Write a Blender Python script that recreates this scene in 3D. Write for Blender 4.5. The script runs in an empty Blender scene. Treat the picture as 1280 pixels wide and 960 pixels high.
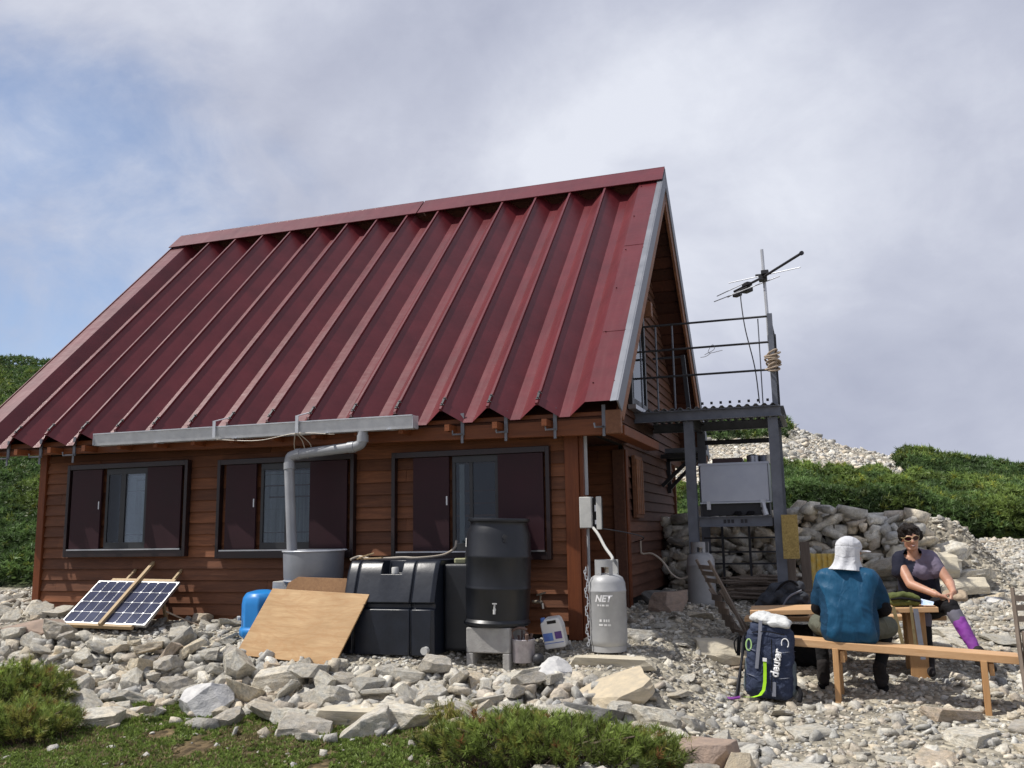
import bpy, bmesh, math, random
import numpy as np
from mathutils import Vector, Matrix, Euler, noise as mnoise
from math import sin, cos, pi, radians as R

S = bpy.context.scene
COL = S.collection
rnd = random.Random(11)
npr = np.random.default_rng(5)

# ------------------------------------------------------------------ mesh helpers
class MB:
    def __init__(s): s.v = []; s.f = []
    def add(s, vs, fs):
        o = len(s.v); s.v += [tuple(p) for p in vs]; s.f += [tuple(i + o for i in f) for f in fs]
        return s
    def poly(s, pts): return s.add(pts, [tuple(range(len(pts)))])
    def box(s, c, d, M=None):
        c = Vector(c); x, y, z = [k / 2 for k in d]
        vs = [Vector((a * x, b * y, e * z)) for a in (-1, 1) for b in (-1, 1) for e in (-1, 1)]
        if M is not None: vs = [M @ p for p in vs]
        return s.add([p + c for p in vs], [(0,1,3,2),(4,6,7,5),(0,4,5,1),(2,3,7,6),(0,2,6,4),(1,5,7,3)])
    def span(s, a, b):
        return s.box([(p + q) / 2 for p, q in zip(a, b)], [abs(q - p) for p, q in zip(a, b)])
    def bar(s, p0, p1, w, h, up=(0, 0, 1)):
        p0, p1 = Vector(p0), Vector(p1); d = (p1 - p0); L = d.length; d.normalize()
        up = Vector(up)
        if abs(d.dot(up)) > .98: up = Vector((0, 1, 0))
        a = d.cross(up).normalized(); b = a.cross(d).normalized()
        M = Matrix((a, d, b)).transposed()
        return s.box((p0 + p1) / 2, (w, L, h), M)
    def loft(s, A, B, caps=True):
        n = len(A); o = list(A) + list(B)
        fs = [(i, (i + 1) % n, n + (i + 1) % n, n + i) for i in range(n)]
        if caps: fs += [tuple(range(n - 1, -1, -1)), tuple(range(n, 2 * n))]
        return s.add(o, fs)
    def tube(s, pts, r, n=8, caps=True):
        pts = [Vector(p) for p in pts]; m = len(pts)
        rr = r if isinstance(r, (list, tuple)) else [r] * m
        vs = []; prev = None
        for i, p in enumerate(pts):
            t = (pts[min(i + 1, m - 1)] - pts[max(i - 1, 0)]).normalized()
            if prev is None:
                a = t.cross(Vector((0, 0, 1)))
                if a.length < .05: a = t.cross(Vector((0, 1, 0)))
            else: a = prev - t * prev.dot(t)
            a.normalize(); prev = a; b = t.cross(a)
            vs += [p + (a * cos(2 * pi * k / n) + b * sin(2 * pi * k / n)) * rr[i] for k in range(n)]
        fs = [(i * n + k, i * n + (k + 1) % n, (i + 1) * n + (k + 1) % n, (i + 1) * n + k) for i in range(m - 1) for k in range(n)]
        if caps: fs += [tuple(range(n - 1, -1, -1)), tuple((m - 1) * n + k for k in range(n))]
        return s.add(vs, fs)
    def lathe(s, prof, n=28, c=(0, 0, 0), M=None, sx=1, sy=1):
        c = Vector(c); m = len(prof); vs = []
        for r, z in prof:
            for k in range(n):
                p = Vector((r * cos(2 * pi * k / n) * sx, r * sin(2 * pi * k / n) * sy, z))
                vs.append((M @ p if M is not None else p) + c)
        fs = [(i * n + k, i * n + (k + 1) % n, (i + 1) * n + (k + 1) % n, (i + 1) * n + k) for i in range(m - 1) for k in range(n)]
        if prof[0][0] > 1e-6: fs.append(tuple(range(n - 1, -1, -1)))
        if prof[-1][0] > 1e-6: fs.append(tuple((m - 1) * n + k for k in range(n)))
        return s.add(vs, fs)

def curve(ctrl, n=8):
    """smooth polyline through control points (Catmull-Rom)"""
    P = [Vector(p) for p in ctrl]; P = [P[0] * 2 - P[1]] + P + [P[-1] * 2 - P[-2]]; out = []
    for i in range(1, len(P) - 2):
        for k in range(n):
            t = k / n
            out.append(.5 * ((2 * P[i]) + (P[i+1] - P[i-1]) * t + (2*P[i-1] - 5*P[i] + 4*P[i+1] - P[i+2]) * t*t + (-P[i-1] + 3*P[i] - 3*P[i+1] + P[i+2]) * t**3))
    out.append(P[-2]); return out

def root_loc(o):
    while o.parent: o = o.parent
    return o.location.copy()
def put(name, me, m, parent=None, loc=None, smooth=False, bevel=0, seg=2):
    off = root_loc(parent) if parent else Vector(loc) if loc else Vector()
    if off.length: me.transform(Matrix.Translation(-off))
    o = bpy.data.objects.new(name, me); COL.objects.link(o)
    if parent: o.parent = parent
    elif loc: o.location = loc
    if m is not None:
        me.materials.clear(); me.materials.append(m)
    if smooth: me.polygons.foreach_set('use_smooth', [True] * len(me.polygons)); 
    if smooth == 'auto':
        try: me.set_sharp_from_angle(angle=R(38))
        except Exception: pass
    if bevel:
        b = o.modifiers.new('bevel', 'BEVEL'); b.width = bevel; b.segments = seg; b.limit_method = 'ANGLE'; b.angle_limit = R(40)
    me.update(); return o
def obj(name, mb, m, parent=None, loc=None, smooth=False, bevel=0, seg=2, fix=True):
    me = bpy.data.meshes.new(name); me.from_pydata(mb.v, [], mb.f)
    if fix:
        bm = bmesh.new(); bm.from_mesh(me); bmesh.ops.recalc_face_normals(bm, faces=bm.faces); bm.to_mesh(me); bm.free()
    return put(name, me, m, parent, loc, smooth, bevel, seg)
def tag(o, label=None, cat=None, group=None, kind=None):
    if label: o['label'] = label
    if cat: o['category'] = cat
    if group: o['group'] = group
    if kind: o['kind'] = kind
    return o
def thing(name, label, cat, loc=(0, 0, 0), group=None):
    o = bpy.data.objects.new(name, None); COL.objects.link(o); o.location = loc; o.empty_display_size = .1
    return tag(o, label, cat, group)
def dup(root, loc, rz=0, label=None):
    r = root.copy(); COL.objects.link(r); r.location = loc; r.rotation_euler = (root.rotation_euler[0], root.rotation_euler[1], rz)
    if label: r['label'] = label
    for ch in list(root.children):
        c = ch.copy(); COL.objects.link(c); c.parent = r
        for g in list(ch.children):
            d = g.copy(); COL.objects.link(d); d.parent = c
    return r

# ------------------------------------------------------------------ materials
def nd(t, k, **kw):
    n = t.nodes.new(k)
    for a, b in kw.items(): setattr(n, a, b)
    return n
def c4(c): return (c[0], c[1], c[2], 1)
def ramp(t, fac, stops):
    r = nd(t, 'ShaderNodeValToRGB'); e = r.color_ramp.elements
    while len(e) < len(stops): e.new(.5)
    for i, (p, c) in enumerate(stops): e[i].position = p; e[i].color = c4(c)
    t.links.new(fac, r.inputs[0]); return r.outputs[0]
def mixc(t, fac, a, b, mode='MIX'):
    m = nd(t, 'ShaderNodeMix', data_type='RGBA', blend_type=mode)
    for sock, v in ((m.inputs[0], fac), (m.inputs[6], a), (m.inputs[7], b)):
        if isinstance(v, bpy.types.NodeSocket): t.links.new(v, sock)
        else: sock.default_value = v if not isinstance(v, tuple) else c4(v)
    return m.outputs[2]
def math_(t, op, a, b=0, clamp=False):
    m = nd(t, 'ShaderNodeMath', operation=op, use_clamp=clamp)
    for i, v in enumerate((a, b)):
        if isinstance(v, bpy.types.NodeSocket): t.links.new(v, m.inputs[i])
        else: m.inputs[i].default_value = v
    return m.outputs[0]
def noise(t, vec, scale, detail=6, rough=.55, dist=0):
    n = nd(t, 'ShaderNodeTexNoise'); n.inputs['Scale'].default_value = scale; n.inputs['Detail'].default_value = detail
    n.inputs['Roughness'].default_value = rough; n.inputs['Distortion'].default_value = dist
    if vec is not None: t.links.new(vec, n.inputs['Vector'])
    return n.outputs['Fac']
def mapping(t, scale=(1, 1, 1), coord='Object', rot=(0, 0, 0)):
    tc = nd(t, 'ShaderNodeTexCoord'); mp = nd(t, 'ShaderNodeMapping'); mp.inputs['Scale'].default_value = scale; mp.inputs['Rotation'].default_value = rot
    t.links.new(tc.outputs[coord], mp.inputs[0]); return mp.outputs[0]
def newmat(name):
    m = bpy.data.materials.new(name); m.use_nodes = True; t = m.node_tree
    return m, t, t.nodes['Principled BSDF']
def bump(t, b, h, strength, dist=.01):
    n = nd(t, 'ShaderNodeBump'); n.inputs['Strength'].default_value = strength; n.inputs['Distance'].default_value = dist
    t.links.new(h, n.inputs['Height']); t.links.new(n.outputs[0], b.inputs['Normal'])
def pbr(name, c1, c2=None, scale=4, rough=.6, metal=0, bmp=0, bscale=60, st=(1, 1, 1), spots=None, rvar=.1, spec=None, grime=0, gscale=1.3):
    m, t, b = newmat(name); v = mapping(t, st)
    f = noise(t, v, scale, 7, .6)
    c2 = c2 or tuple(k * .72 for k in c1)
    col = ramp(t, f, [(.3, c2), (.68, c1)])
    if spots:
        s = noise(t, mapping(t), spots[1], 5, .7)
        col = mixc(t, ramp(t, s, [(spots[2], (0, 0, 0)), (spots[2] + .06, (1, 1, 1))]), col, spots[0])
    if grime:
        g = noise(t, mapping(t), gscale, 8, .65)
        col = mixc(t, ramp(t, g, [(.42, (0, 0, 0)), (.75, (grime,) * 3)]), col, tuple(k * .35 for k in c1))
    t.links.new(col, b.inputs['Base Color'])
    rr = nd(t, 'ShaderNodeMapRange'); t.links.new(f, rr.inputs[0]); rr.inputs[3].default_value = max(0, rough - rvar); rr.inputs[4].default_value = min(1, rough + rvar)
    t.links.new(rr.outputs[0], b.inputs['Roughness'])
    b.inputs['Metallic'].default_value = metal
    if spec is not None: b.inputs['Specular IOR Level'].default_value = spec
    if bmp: bump(t, b, noise(t, v, bscale, 4, .6), bmp, .01)
    return m

def wood(name, c1, c2, axis='x', scale=3, rough=.6, knots=True, bmp=.25, stretch=14, spec=.3):
    m, t, b = newmat(name)
    st = {'x': (1, stretch, stretch), 'y': (stretch, 1, stretch), 'z': (stretch, stretch, 1)}[axis]
    v = mapping(t, st)
    f = noise(t, v, scale, 8, .62, .6)
    g = noise(t, v, scale * 5, 4, .6)
    col = ramp(t, f, [(.28, c2), (.7, c1)])
    col = mixc(t, math_(t, 'MULTIPLY', g, .45), col, tuple(k * .45 for k in c2))
    ge = nd(t, 'ShaderNodeNewGeometry'); col = mixc(t, 1.0, col, ramp(t, ge.outputs['Random Per Island'], [(0, (.66, .66, .70)), (.5, (1, 1, 1)), (1, (1.30, 1.26, 1.18))]), 'MULTIPLY')
    big = noise(t, mapping(t), 1.1, 4, .6)
    col = mixc(t, ramp(t, big, [(.38, (0, 0, 0)), (.7, (.55, .55, .55))]), col, tuple(k * .6 for k in c2))
    t.links.new(col, b.inputs['Base Color']); b.inputs['Roughness'].default_value = rough
    b.inputs['Specular IOR Level'].default_value = spec
    bump(t, b, g, bmp, .004)
    return m

def stone_mat(name, src, base=(.36, .345, .315)):
    """src 'rand' = per object tint, 'col' = tint from the mesh colour attribute"""
    m, t, b = newmat(name)
    if src == 'rand':
        oi = nd(t, 'ShaderNodeObjectInfo')
        tint = ramp(t, oi.outputs['Random'], [(0, (.36, .35, .325)), (.2, (.56, .535, .475)), (.42, (.46, .44, .40)), (.6, (.66, .625, .55)), (.76, (.42, .395, .36)), (.9, (.66, .585, .455)), (1, (.48, .40, .33))])
        tint.node.color_ramp.interpolation = 'LINEAR'
        rv = nd(t, 'ShaderNodeVectorMath', operation='SCALE'); rv.inputs[0].default_value = (17, 31, 11); t.links.new(oi.outputs['Random'], rv.inputs[3])
        tc = nd(t, 'ShaderNodeTexCoord'); ad = nd(t, 'ShaderNodeVectorMath', operation='ADD'); t.links.new(tc.outputs['Object'], ad.inputs[0]); t.links.new(rv.outputs[0], ad.inputs[1])
        v = ad.outputs[0]; k = 1.0
    else:
        a = nd(t, 'ShaderNodeAttribute', attribute_name='col'); tint = a.outputs['Color']; v = mapping(t)
    n1 = noise(t, v, 5 , 8, .65, .4); n2 = noise(t, v, 28, 6, .7); n3 = noise(t, v, 2.2, 5, .6, 1.2)
    col = mixc(t, 1.0, tint, ramp(t, n1, [(.28, (.62, .61, .59)), (.5, (1.08, 1.07, 1.04)), (.74, (1.42, 1.40, 1.34))]), 'MULTIPLY')
    col = mixc(t, ramp(t, n3, [(.52, (0, 0, 0)), (.66, (.5, .5, .5))]), col, (.40, .36, .28))
    n4 = noise(t, v, 11, 6, .75, .8)
    col = mixc(t, ramp(t, n4, [(.60, (0, 0, 0)), (.68, (.55, .55, .55))]), col, (.13, .125, .11))
    n5 = noise(t, v, 3.3, 4, .6)
    col = mixc(t, 1.0, col, ramp(t, n5, [(.35, (1.02, .99, .93)), (.65, (.95, .98, 1.02))]), 'MULTIPLY')
    col = mixc(t, .75, col, ramp(t, n2, [(.32, (.66, .66, .66)), (.6, (1.14, 1.14, 1.14))]), 'MULTIPLY')
    t.links.new(col, b.inputs['Base Color']); b.inputs['Roughness'].default_value = .88; b.inputs['Specular IOR Level'].default_value = .25
    h = math_(t, 'ADD', math_(t, 'MULTIPLY', n1, 1.4), n2)
    bump(t, b, h, .7, .03)
    return m

def leaf_mat(name, rough=.55, trans=.25):
    m, t, b = newmat(name)
    a = nd(t, 'ShaderNodeAttribute', attribute_name='col')
    t.links.new(a.outputs['Color'], b.inputs['Base Color']); b.inputs['Roughness'].default_value = rough
    b.inputs['Specular IOR Level'].default_value = .3
    tr = nd(t, 'ShaderNodeBsdfTranslucent'); mx = nd(t, 'ShaderNodeMixShader'); mx.inputs[0].default_value = trans
    t.links.new(a.outputs['Color'], tr.inputs[0]); t.links.new(b.outputs[0], mx.inputs[1]); t.links.new(tr.outputs[0], mx.inputs[2])
    t.links.new(mx.outputs[0], t.nodes['Material Output'].inputs[0])
    return m

M = {}
M['siding'] = wood('stained_siding', (.27, .106, .048), (.125, .049, .024), 'x', 2.6, .62, stretch=10)
M['siding_y'] = wood('weathered_siding', (.20, .092, .058), (.10, .048, .033), 'y', 2.6, .72, stretch=10)
M['post'] = wood('stained_post', (.29, .085, .026), (.15, .042, .016), 'z', 2.4, .5)
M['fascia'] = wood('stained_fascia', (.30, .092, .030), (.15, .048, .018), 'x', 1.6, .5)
M['barge'] = wood('barge_wood', (.33, .15, .075), (.17, .075, .04), 'y', 1.6, .6)
M['darkwood'] = pbr('dark_trim', (.022, .010, .011), (.012, .007, .008), 3, .38, bmp=.05)
M['shutter'] = pbr('shutter_panel', (.034, .011, .016), (.024, .009, .012), 2, .5, bmp=.04, spec=.25)
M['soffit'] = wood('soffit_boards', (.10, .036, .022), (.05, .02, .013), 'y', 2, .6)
M['black'] = pbr('blackness', (.01, .009, .009), None, 3, .8)
M['galv'] = pbr('galvanised', (.60, .62, .65), (.46, .48, .52), 9, .40, .35, .06, 30, grime=.18)
M['galv_flat'] = pbr('zinc_sheet', (.22, .23, .26), (.15, .16, .185), 5, .5, .4, .05, 20, grime=.4, gscale=2.5)
M['tubmetal'] = pbr('tub_zinc', (.34, .355, .39), (.24, .255, .285), 5, .45, .3, .05, 20, grime=.35)
M['steel'] = pbr('painted_steel', (.17, .185, .22), (.10, .112, .138), 6, .45, .2, .05, 30, spots=((.16, .10, .07), 9, .68), grime=.3)
M['darksteel'] = pbr('dark_steel', (.035, .036, .042), (.02, .02, .024), 6, .5, .2, .05)
M['inox'] = pbr('stainless', (.40, .42, .47), (.30, .32, .37), 2.0, .34, .8, .03, 15)
M['pvc'] = pbr('grey_pvc', (.34, .35, .37), (.25, .26, .28), 4, .42, 0, .03, grime=.3)
M['blackplastic'] = pbr('black_plastic', (.010, .012, .017), (.006, .007, .010), 5, .40, 0, .05, 50, spots=((.035, .038, .045), 22, .70))
M['tankplastic'] = pbr('tank_plastic', (.010, .014, .024), (.006, .008, .014), 6, .38, 0, .10, 25, spots=((.05, .055, .065), 18, .66))
M['gas'] = pbr('gas_grey', (.42, .425, .43), (.33, .335, .34), 5, .48, .1, .04, 30, spots=((.22, .17, .13), 14, .68), grime=.35, gscale=3)
M['white'] = pbr('white_plastic', (.74, .74, .73), (.62, .62, .6), 6, .42, grime=.15)
M['box'] = pbr('meter_box', (.55, .55, .52), (.42, .42, .40), 8, .5, grime=.3)
M['hose'] = pbr('cream_hose', (.50, .44, .36), (.38, .33, .27), 6, .5)
M['rope'] = pbr('rope', (.42, .34, .26), (.28, .22, .16), 30, .85, bmp=.5, bscale=120)
M['concrete'] = pbr('concrete_block', (.40, .39, .37), (.30, .29, .275), 12, .92, 0, .5, 70, spots=((.22, .21, .20), 30, .64))
M['ply'] = wood('plywood', (.80, .55, .29), (.54, .32, .145), 'x', 2.6, .62, stretch=9, bmp=.15)
M['ply2'] = wood('plywood_old', (.46, .26, .12), (.30, .16, .075), 'y', 3.5, .65, stretch=12, bmp=.1)
M['timber'] = wood('new_timber', (.84, .56, .31), (.66, .38, .18), 'x', 2.0, .55, bmp=.12)
M['timberz'] = wood('new_timber_upright', (.72, .44, .21), (.54, .29, .12), 'z', 2.0, .55, bmp=.12)
M['lath'] = wood('lath', (.56, .42, .25), (.42, .30, .17), 'y', 3, .6, bmp=.1)
M['oldwood'] = wood('weathered_chair_wood', (.30, .245, .20), (.17, .135, .11), 'z', 3, .8, bmp=.3)
M['blue'] = pbr('blue_plastic', (.02, .24, .62), (.015, .19, .52), 3, .38, grime=.1)
M['cap'] = pbr('cap_plastic', (.6, .6, .58), None, 5, .4)
M['brass'] = pbr('tap_metal', (.55, .50, .42), (.4, .36, .3), 9, .32, .85)
M['curtain'] = pbr('curtain', (.88, .88, .87), (.34, .35, .37), 2.2, .85, st=(11, 1, .35), bmp=.6, bscale=3)  # dark streaks in the colour paint the shading of the folds
M['sash'] = pbr('aluminium_sash', (.05, .052, .055), None, 4, .4, .5)
M['alu'] = pbr('aluminium_rail', (.62, .63, .65), None, 5, .35, .9)
M['label'] = pbr('label_blue', (.08, .12, .40), (.13, .28, .62), 9, .5)
M['violet'] = pbr('label_violet', (.12, .06, .25), None, 9, .5)
M['rust'] = pbr('rusty_scrap', (.20, .13, .10), (.08, .05, .05), 12, .7, .2, .3)
M['tin'] = pbr('paint_tin', (.60, .57, .58), (.35, .30, .33), 11, .5, .3, .1, grime=.6, gscale=8)
M['signboard'] = pbr('yellow_board', (.52, .38, .13), (.26, .18, .055), 55, .8, bmp=.4, bscale=60)
M['yellowcloth'] = pbr('yellow_mesh', (.66, .42, .04), (.74, .60, .25), 14, .7)
M['rock'] = stone_mat('rock_surface', 'rand')
M['gravel'] = stone_mat('gravel_surface', 'col')
M['leaf'] = leaf_mat('pine_needles', .5, .35)
M['bark'] = pbr('bark', (.12, .085, .06), (.06, .045, .035), 20, .9, bmp=.6, bscale=40)

def roof_mat():
    m, t, b = newmat('red_roof_sheet'); v = mapping(t)
    st = mapping(t, (7, .6, .6))
    f = noise(t, v, 2.2, 6, .6); g = noise(t, st, 3, 6, .65); sp = noise(t, v, 42, 3, .6)
    col = ramp(t, f, [(.3, (.088, .0135, .0178)), (.7, (.132, .0205, .026))])
    col = mixc(t, ramp(t, g, [(.5, (0, 0, 0)), (.85, (.16, .16, .16))]), col, (.17, .05, .055))
    col = mixc(t, ramp(t, sp, [(.72, (0, 0, 0)), (.78, (.5, .5, .5))]), col, (.30, .17, .16))
    t.links.new(col, b.inputs['Base Color']); b.inputs['Specular IOR Level'].default_value = .38
    rr = nd(t, 'ShaderNodeMapRange'); t.links.new(g, rr.inputs[0]); rr.inputs[3].default_value = .26; rr.inputs[4].default_value = .46
    t.links.new(rr.outputs[0], b.inputs['Roughness'])
    wv = noise(t, mapping(t, (2.5, 5, 5)), 1.6, 2, .5)
    bump(t, b, wv, .25, .012)
    return m
M['roof'] = roof_mat()
def glass_mat():
    m, t, b = newmat('window_glass')
    b.inputs['Base Color'].default_value = (.75, .8, .82, 1); b.inputs['Roughness'].default_value = .03
    gl = nd(t, 'ShaderNodeBsdfGlossy'); gl.inputs['Roughness'].default_value = .03; gl.inputs['Color'].default_value = (.9, .93, .95, 1)
    tr = nd(t, 'ShaderNodeBsdfTransparent'); tr.inputs['Color'].default_value = (.62, .66, .68, 1)
    fr = nd(t, 'ShaderNodeFresnel'); fr.inputs[0].default_value = 1.5
    mx = nd(t, 'ShaderNodeMixShader'); t.links.new(fr.outputs[0], mx.inputs[0]); t.links.new(tr.outputs[0], mx.inputs[1]); t.links.new(gl.outputs[0], mx.inputs[2])
    t.links.new(mx.outputs[0], t.nodes['Material Output'].inputs[0])
    return m
M['glass'] = glass_mat()
def solar_mat():
    m, t, b = newmat('solar_glass'); v = mapping(t, (1, 1, 1))
    f = noise(t, v, 6, 3, .5)
    t.links.new(ramp(t, f, [(.3, (.022, .028, .060)), (.7, (.045, .054, .105))]), b.inputs['Base Color'])
    b.inputs['Roughness'].default_value = .16; b.inputs['Specular IOR Level'].default_value = .8
    return m
M['solar'] = solar_mat()
def cloth(name, c1, c2=None, wr=.5, ws=9, rough=.85, fine=220, st=(1, 1, 1)):
    m, t, b = newmat(name); v = mapping(t, st)
    f = noise(t, v, 6, 5, .6); c2 = c2 or tuple(k * .75 for k in c1)
    t.links.new(ramp(t, f, [(.3, c2), (.7, c1)]), b.inputs['Base Color']); b.inputs['Roughness'].default_value = rough
    b.inputs['Specular IOR Level'].default_value = .2
    w = noise(t, v, ws, 3, .5, 1.2); k = noise(t, v, fine, 2, .5)
    bump(t, b, math_(t, 'ADD', w, math_(t, 'MULTIPLY', k, .06)), wr, .03)
    return m
M['shirt'] = cloth('teal_shirt', (.012, .078, .155), (.008, .054, .115), .42, 7, .5, st=(1.8, 1.8, .6))
M['shirtdark'] = cloth('teal_sleeve_side_shade', (.009, .045, .095), None, .5)  # darker teal for the sleeves and for shading painted on the sides
M['blackcloth'] = cloth('black_sleeve', (.008, .008, .010), None, .5, 12)
M['shorts'] = cloth('olive_shorts', (.13, .135, .105), (.085, .09, .07), .7)
M['pants'] = cloth('dark_trousers', (.014, .014, .016), None, .6)
M['hat'] = cloth('white_hat', (.58, .59, .61), (.47, .48, .51), .55, 12)
M['navy'] = cloth('navy_shirt', (.016, .018, .034), (.012, .013, .024), .5)
M['mauve'] = cloth('mauve_shirt', (.17, .145, .20), (.13, .11, .155), .5)
M['purple'] = cloth('purple_sleeve', (.20, .06, .26), (.22, .04, .30), .2, 14, .6)
M['greyknit'] = cloth('grey_legging', (.16, .155, .19), None, .3)
M['boot'] = cloth('boot', (.03, .026, .026), (.016, .014, .014), .4, 14)
M['pack'] = cloth('navy_pack', (.040, .052, .092), (.024, .032, .062), .8, 13, .7)
M['pack2'] = cloth('grey_pack', (.055, .06, .072), (.03, .034, .042), .8, 10, .75)
M['packlid'] = cloth('white_pack_cover', (.62, .63, .62), (.5, .51, .5), .9, 9, .6)
M['packgrey'] = cloth('grey_pocket', (.13, .16, .175), (.085, .105, .12), .7)
M['strapgrey'] = cloth('grey_strap', (.20, .21, .25), None, .1)
M['lime'] = cloth('lime_strap', (.38, .72, .03), None, .1)
M['letter'] = pbr('white_letter', (.8, .8, .8), None, 5, .6)
M['olive'] = cloth('green_bag', (.13, .15, .045), (.08, .095, .035), .8)
M['khaki'] = cloth('khaki_strap', (.24, .19, .10), None, .2)
M['paper'] = pbr('pale_paper', (.6, .66, .74), (.3, .45, .7), 25, .7)
def skin_mat():
    m, t, b = newmat('skin'); f = noise(t, mapping(t), 14, 4, .6)
    t.links.new(ramp(t, f, [(.3, (.40, .205, .135)), (.7, (.50, .275, .185))]), b.inputs['Base Color']); b.inputs['Roughness'].default_value = .5
    b.inputs['Subsurface Weight'].default_value = .12; b.inputs['Subsurface Radius'].default_value = (.012, .005, .003)
    return m
M['skin'] = skin_mat()
M['ply'] = None
def ply_mat():
    m = wood('plywood', (.80, .55, .29), (.52, .31, .14), 'x', 2.4, .62, stretch=9, bmp=.15); t = m.node_tree; b = t.nodes['Principled BSDF']
    src = b.inputs['Base Color'].links[0].from_socket
    vo = nd(t, 'ShaderNodeTexVoronoi'); vo.inputs['Scale'].default_value = 6.5; t.links.new(mapping(t, (.75, 1, 1)), vo.inputs['Vector'])
    k = ramp(t, vo.outputs['Distance'], [(.05, (1, 1, 1)), (.10, (0, 0, 0))])
    fl = noise(t, mapping(t, (.8, 2.2, 2.2)), 2.0, 5, .6, 2.5); col = mixc(t, ramp(t, fl, [(.44, (0, 0, 0)), (.5, (.35, .35, .35)), (.56, (0, 0, 0))]), src, (.40, .21, .085))
    col = mixc(t, k, col, (.10, .055, .03)); t.links.new(col, b.inputs['Base Color']); return m
M['ply'] = ply_mat()
M['hair'] = cloth('dark_hair', (.012, .009, .008), (.022, .016, .013), .9, 26, .5, st=(2, 2, .5))
M['lens'] = pbr('sunglass_lens', (.05, .012, .015), None, 4, .08, .2)
M['frame'] = pbr('sunglass_frame', (.42, .30, .16), None, 4, .35)
M['lips'] = pbr('lips', (.34, .12, .10), None, 6, .45)

# ------------------------------------------------------------------ terrain height
def ss(x, a, b):
    t = np.clip((np.asarray(x, float) - a) / (b - a), 0, 1); return t * t * (3 - 2 * t)
def near_h(x, y):
    a = np.interp(y, [-60, -6, -2.6, -1.75, -1.2, -.75, -.2, .45, 2.2, 4.5, 7], [-9, -.2, -.03, .03, .12, .33, .40, .455, .60, .63, .8])
    a = a + .17 * np.clip((-x - 1) / 6, 0, 1) * ss(y, -1.6, .2)
    g = np.interp(y, [-60, -6, -2.5, -.25, .7, 3, 4.5, 7, 11], [-9, -.35, -.06, .09, .2, .54, .6, .85, 1.3])
    w = ss(x, .05 + .12 * np.sin(y * 2), 1.05)
    z = a * (1 - w) + g * w
    fill = ss(y, 4.9, 5.5) * (1 - ss(x, 3.3, 4.3)) * ss(x, -.6, -.1) * ss(14 - y, 0, 3)
    z = z - .10 * np.exp(-((np.asarray(x) + 1.0) / .55) ** 2 - ((np.asarray(y) + .38) / .32) ** 2)
    return z + fill * np.clip(1.55 - z, 0, 2)
def fbm(x, y, s, seed=0):
    x = np.asarray(x, float) * s + seed * 13.7; y = np.asarray(y, float) * s - seed * 7.3; o = 0; a = 1
    for k in range(3):
        o = o + a * (np.sin(x * 1.3 + 1.7 * np.sin(y * .9 + k)) * np.cos(y * 1.1 + 1.3 * np.sin(x * .7 - k)))
        x, y, a = x * 2.1 + 3, y * 2.1 - 1, a * .5
    return o / 1.75
def polar(x, y):
    d = np.maximum(np.asarray(y, float) + 8.12, .5); t = (np.asarray(x, float) - 1.7) / d
    return d, np.clip(t, -2, 2)
def hz(x, y):
    x = np.asarray(x, float); y = np.asarray(y, float)
    d, t = polar(x, y)
    d0 = np.interp(t, [-.7, -.2], [11.0, 18.0]); dc = 46.0
    n = near_h(x, np.minimum(y, d0 - 8.12))
    e = np.interp(t, [-1.6, -1.12, -1.0, -.6, -.16, -.09, -.03, .03, .12, .2, .35, .8], [.29, .255, .245, .20, .118, .112, .108, .078, .052, .036, .03, .02])
    sl = np.maximum((1.5 + dc * e - n) / (dc - d0), .02)
    z = n + sl * (dc - d0) * np.clip((d - d0) / (dc - d0), 0, 1) ** np.interp(t, [-.6, -.2], [1.05, 1.35]) - .22 * np.clip(d - dc, 0, 260)
    z = z + .35 * fbm(x, y, .16, 1) * ss(d, 20, 34) * (1 - ss(d, 46, 60))
    z = z + .012 * fbm(x, y, 2.3, 2) + .02 * fbm(x, y, .8, 3) * ss(d, 3, 8)
    return z
def H(x, y): return float(hz(x, y))
def vegmask(x, y):
    """1 = living green ground, 0 = stone"""
    x = np.asarray(x, float); y = np.asarray(y, float); d, t = polar(x, y); n = fbm(x, y, .9, 5); nb = fbm(x, y, .35, 8)
    v = (ss(t, -.42, -.52) * ss(d, 10.2, 11.4))
    far = ss(d, 18.2, 18.8) * (1 - ss(d, 27, 28.5)) * ss(t, -.4, -.3)
    ridge = ss(d + 2 * nb, 27, 28) * ss(t + .012 * nb, .082, .098)
    crest = ss(d + 2 * nb, 39, 42) * (1 - ss(t + .01 * n, -.04, -.015)) * ss(t, -.5, -.4)
    v = np.maximum.reduce([v, far, ridge, crest])
    fg = (1 - ss(y + .16 * n, -1.62, -1.42)) * (1 - ss(x + .12 * n + .35 * (y + 2), -.35, .15)) * ss(y, -9, -7)
    return np.maximum(v, fg)
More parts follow.
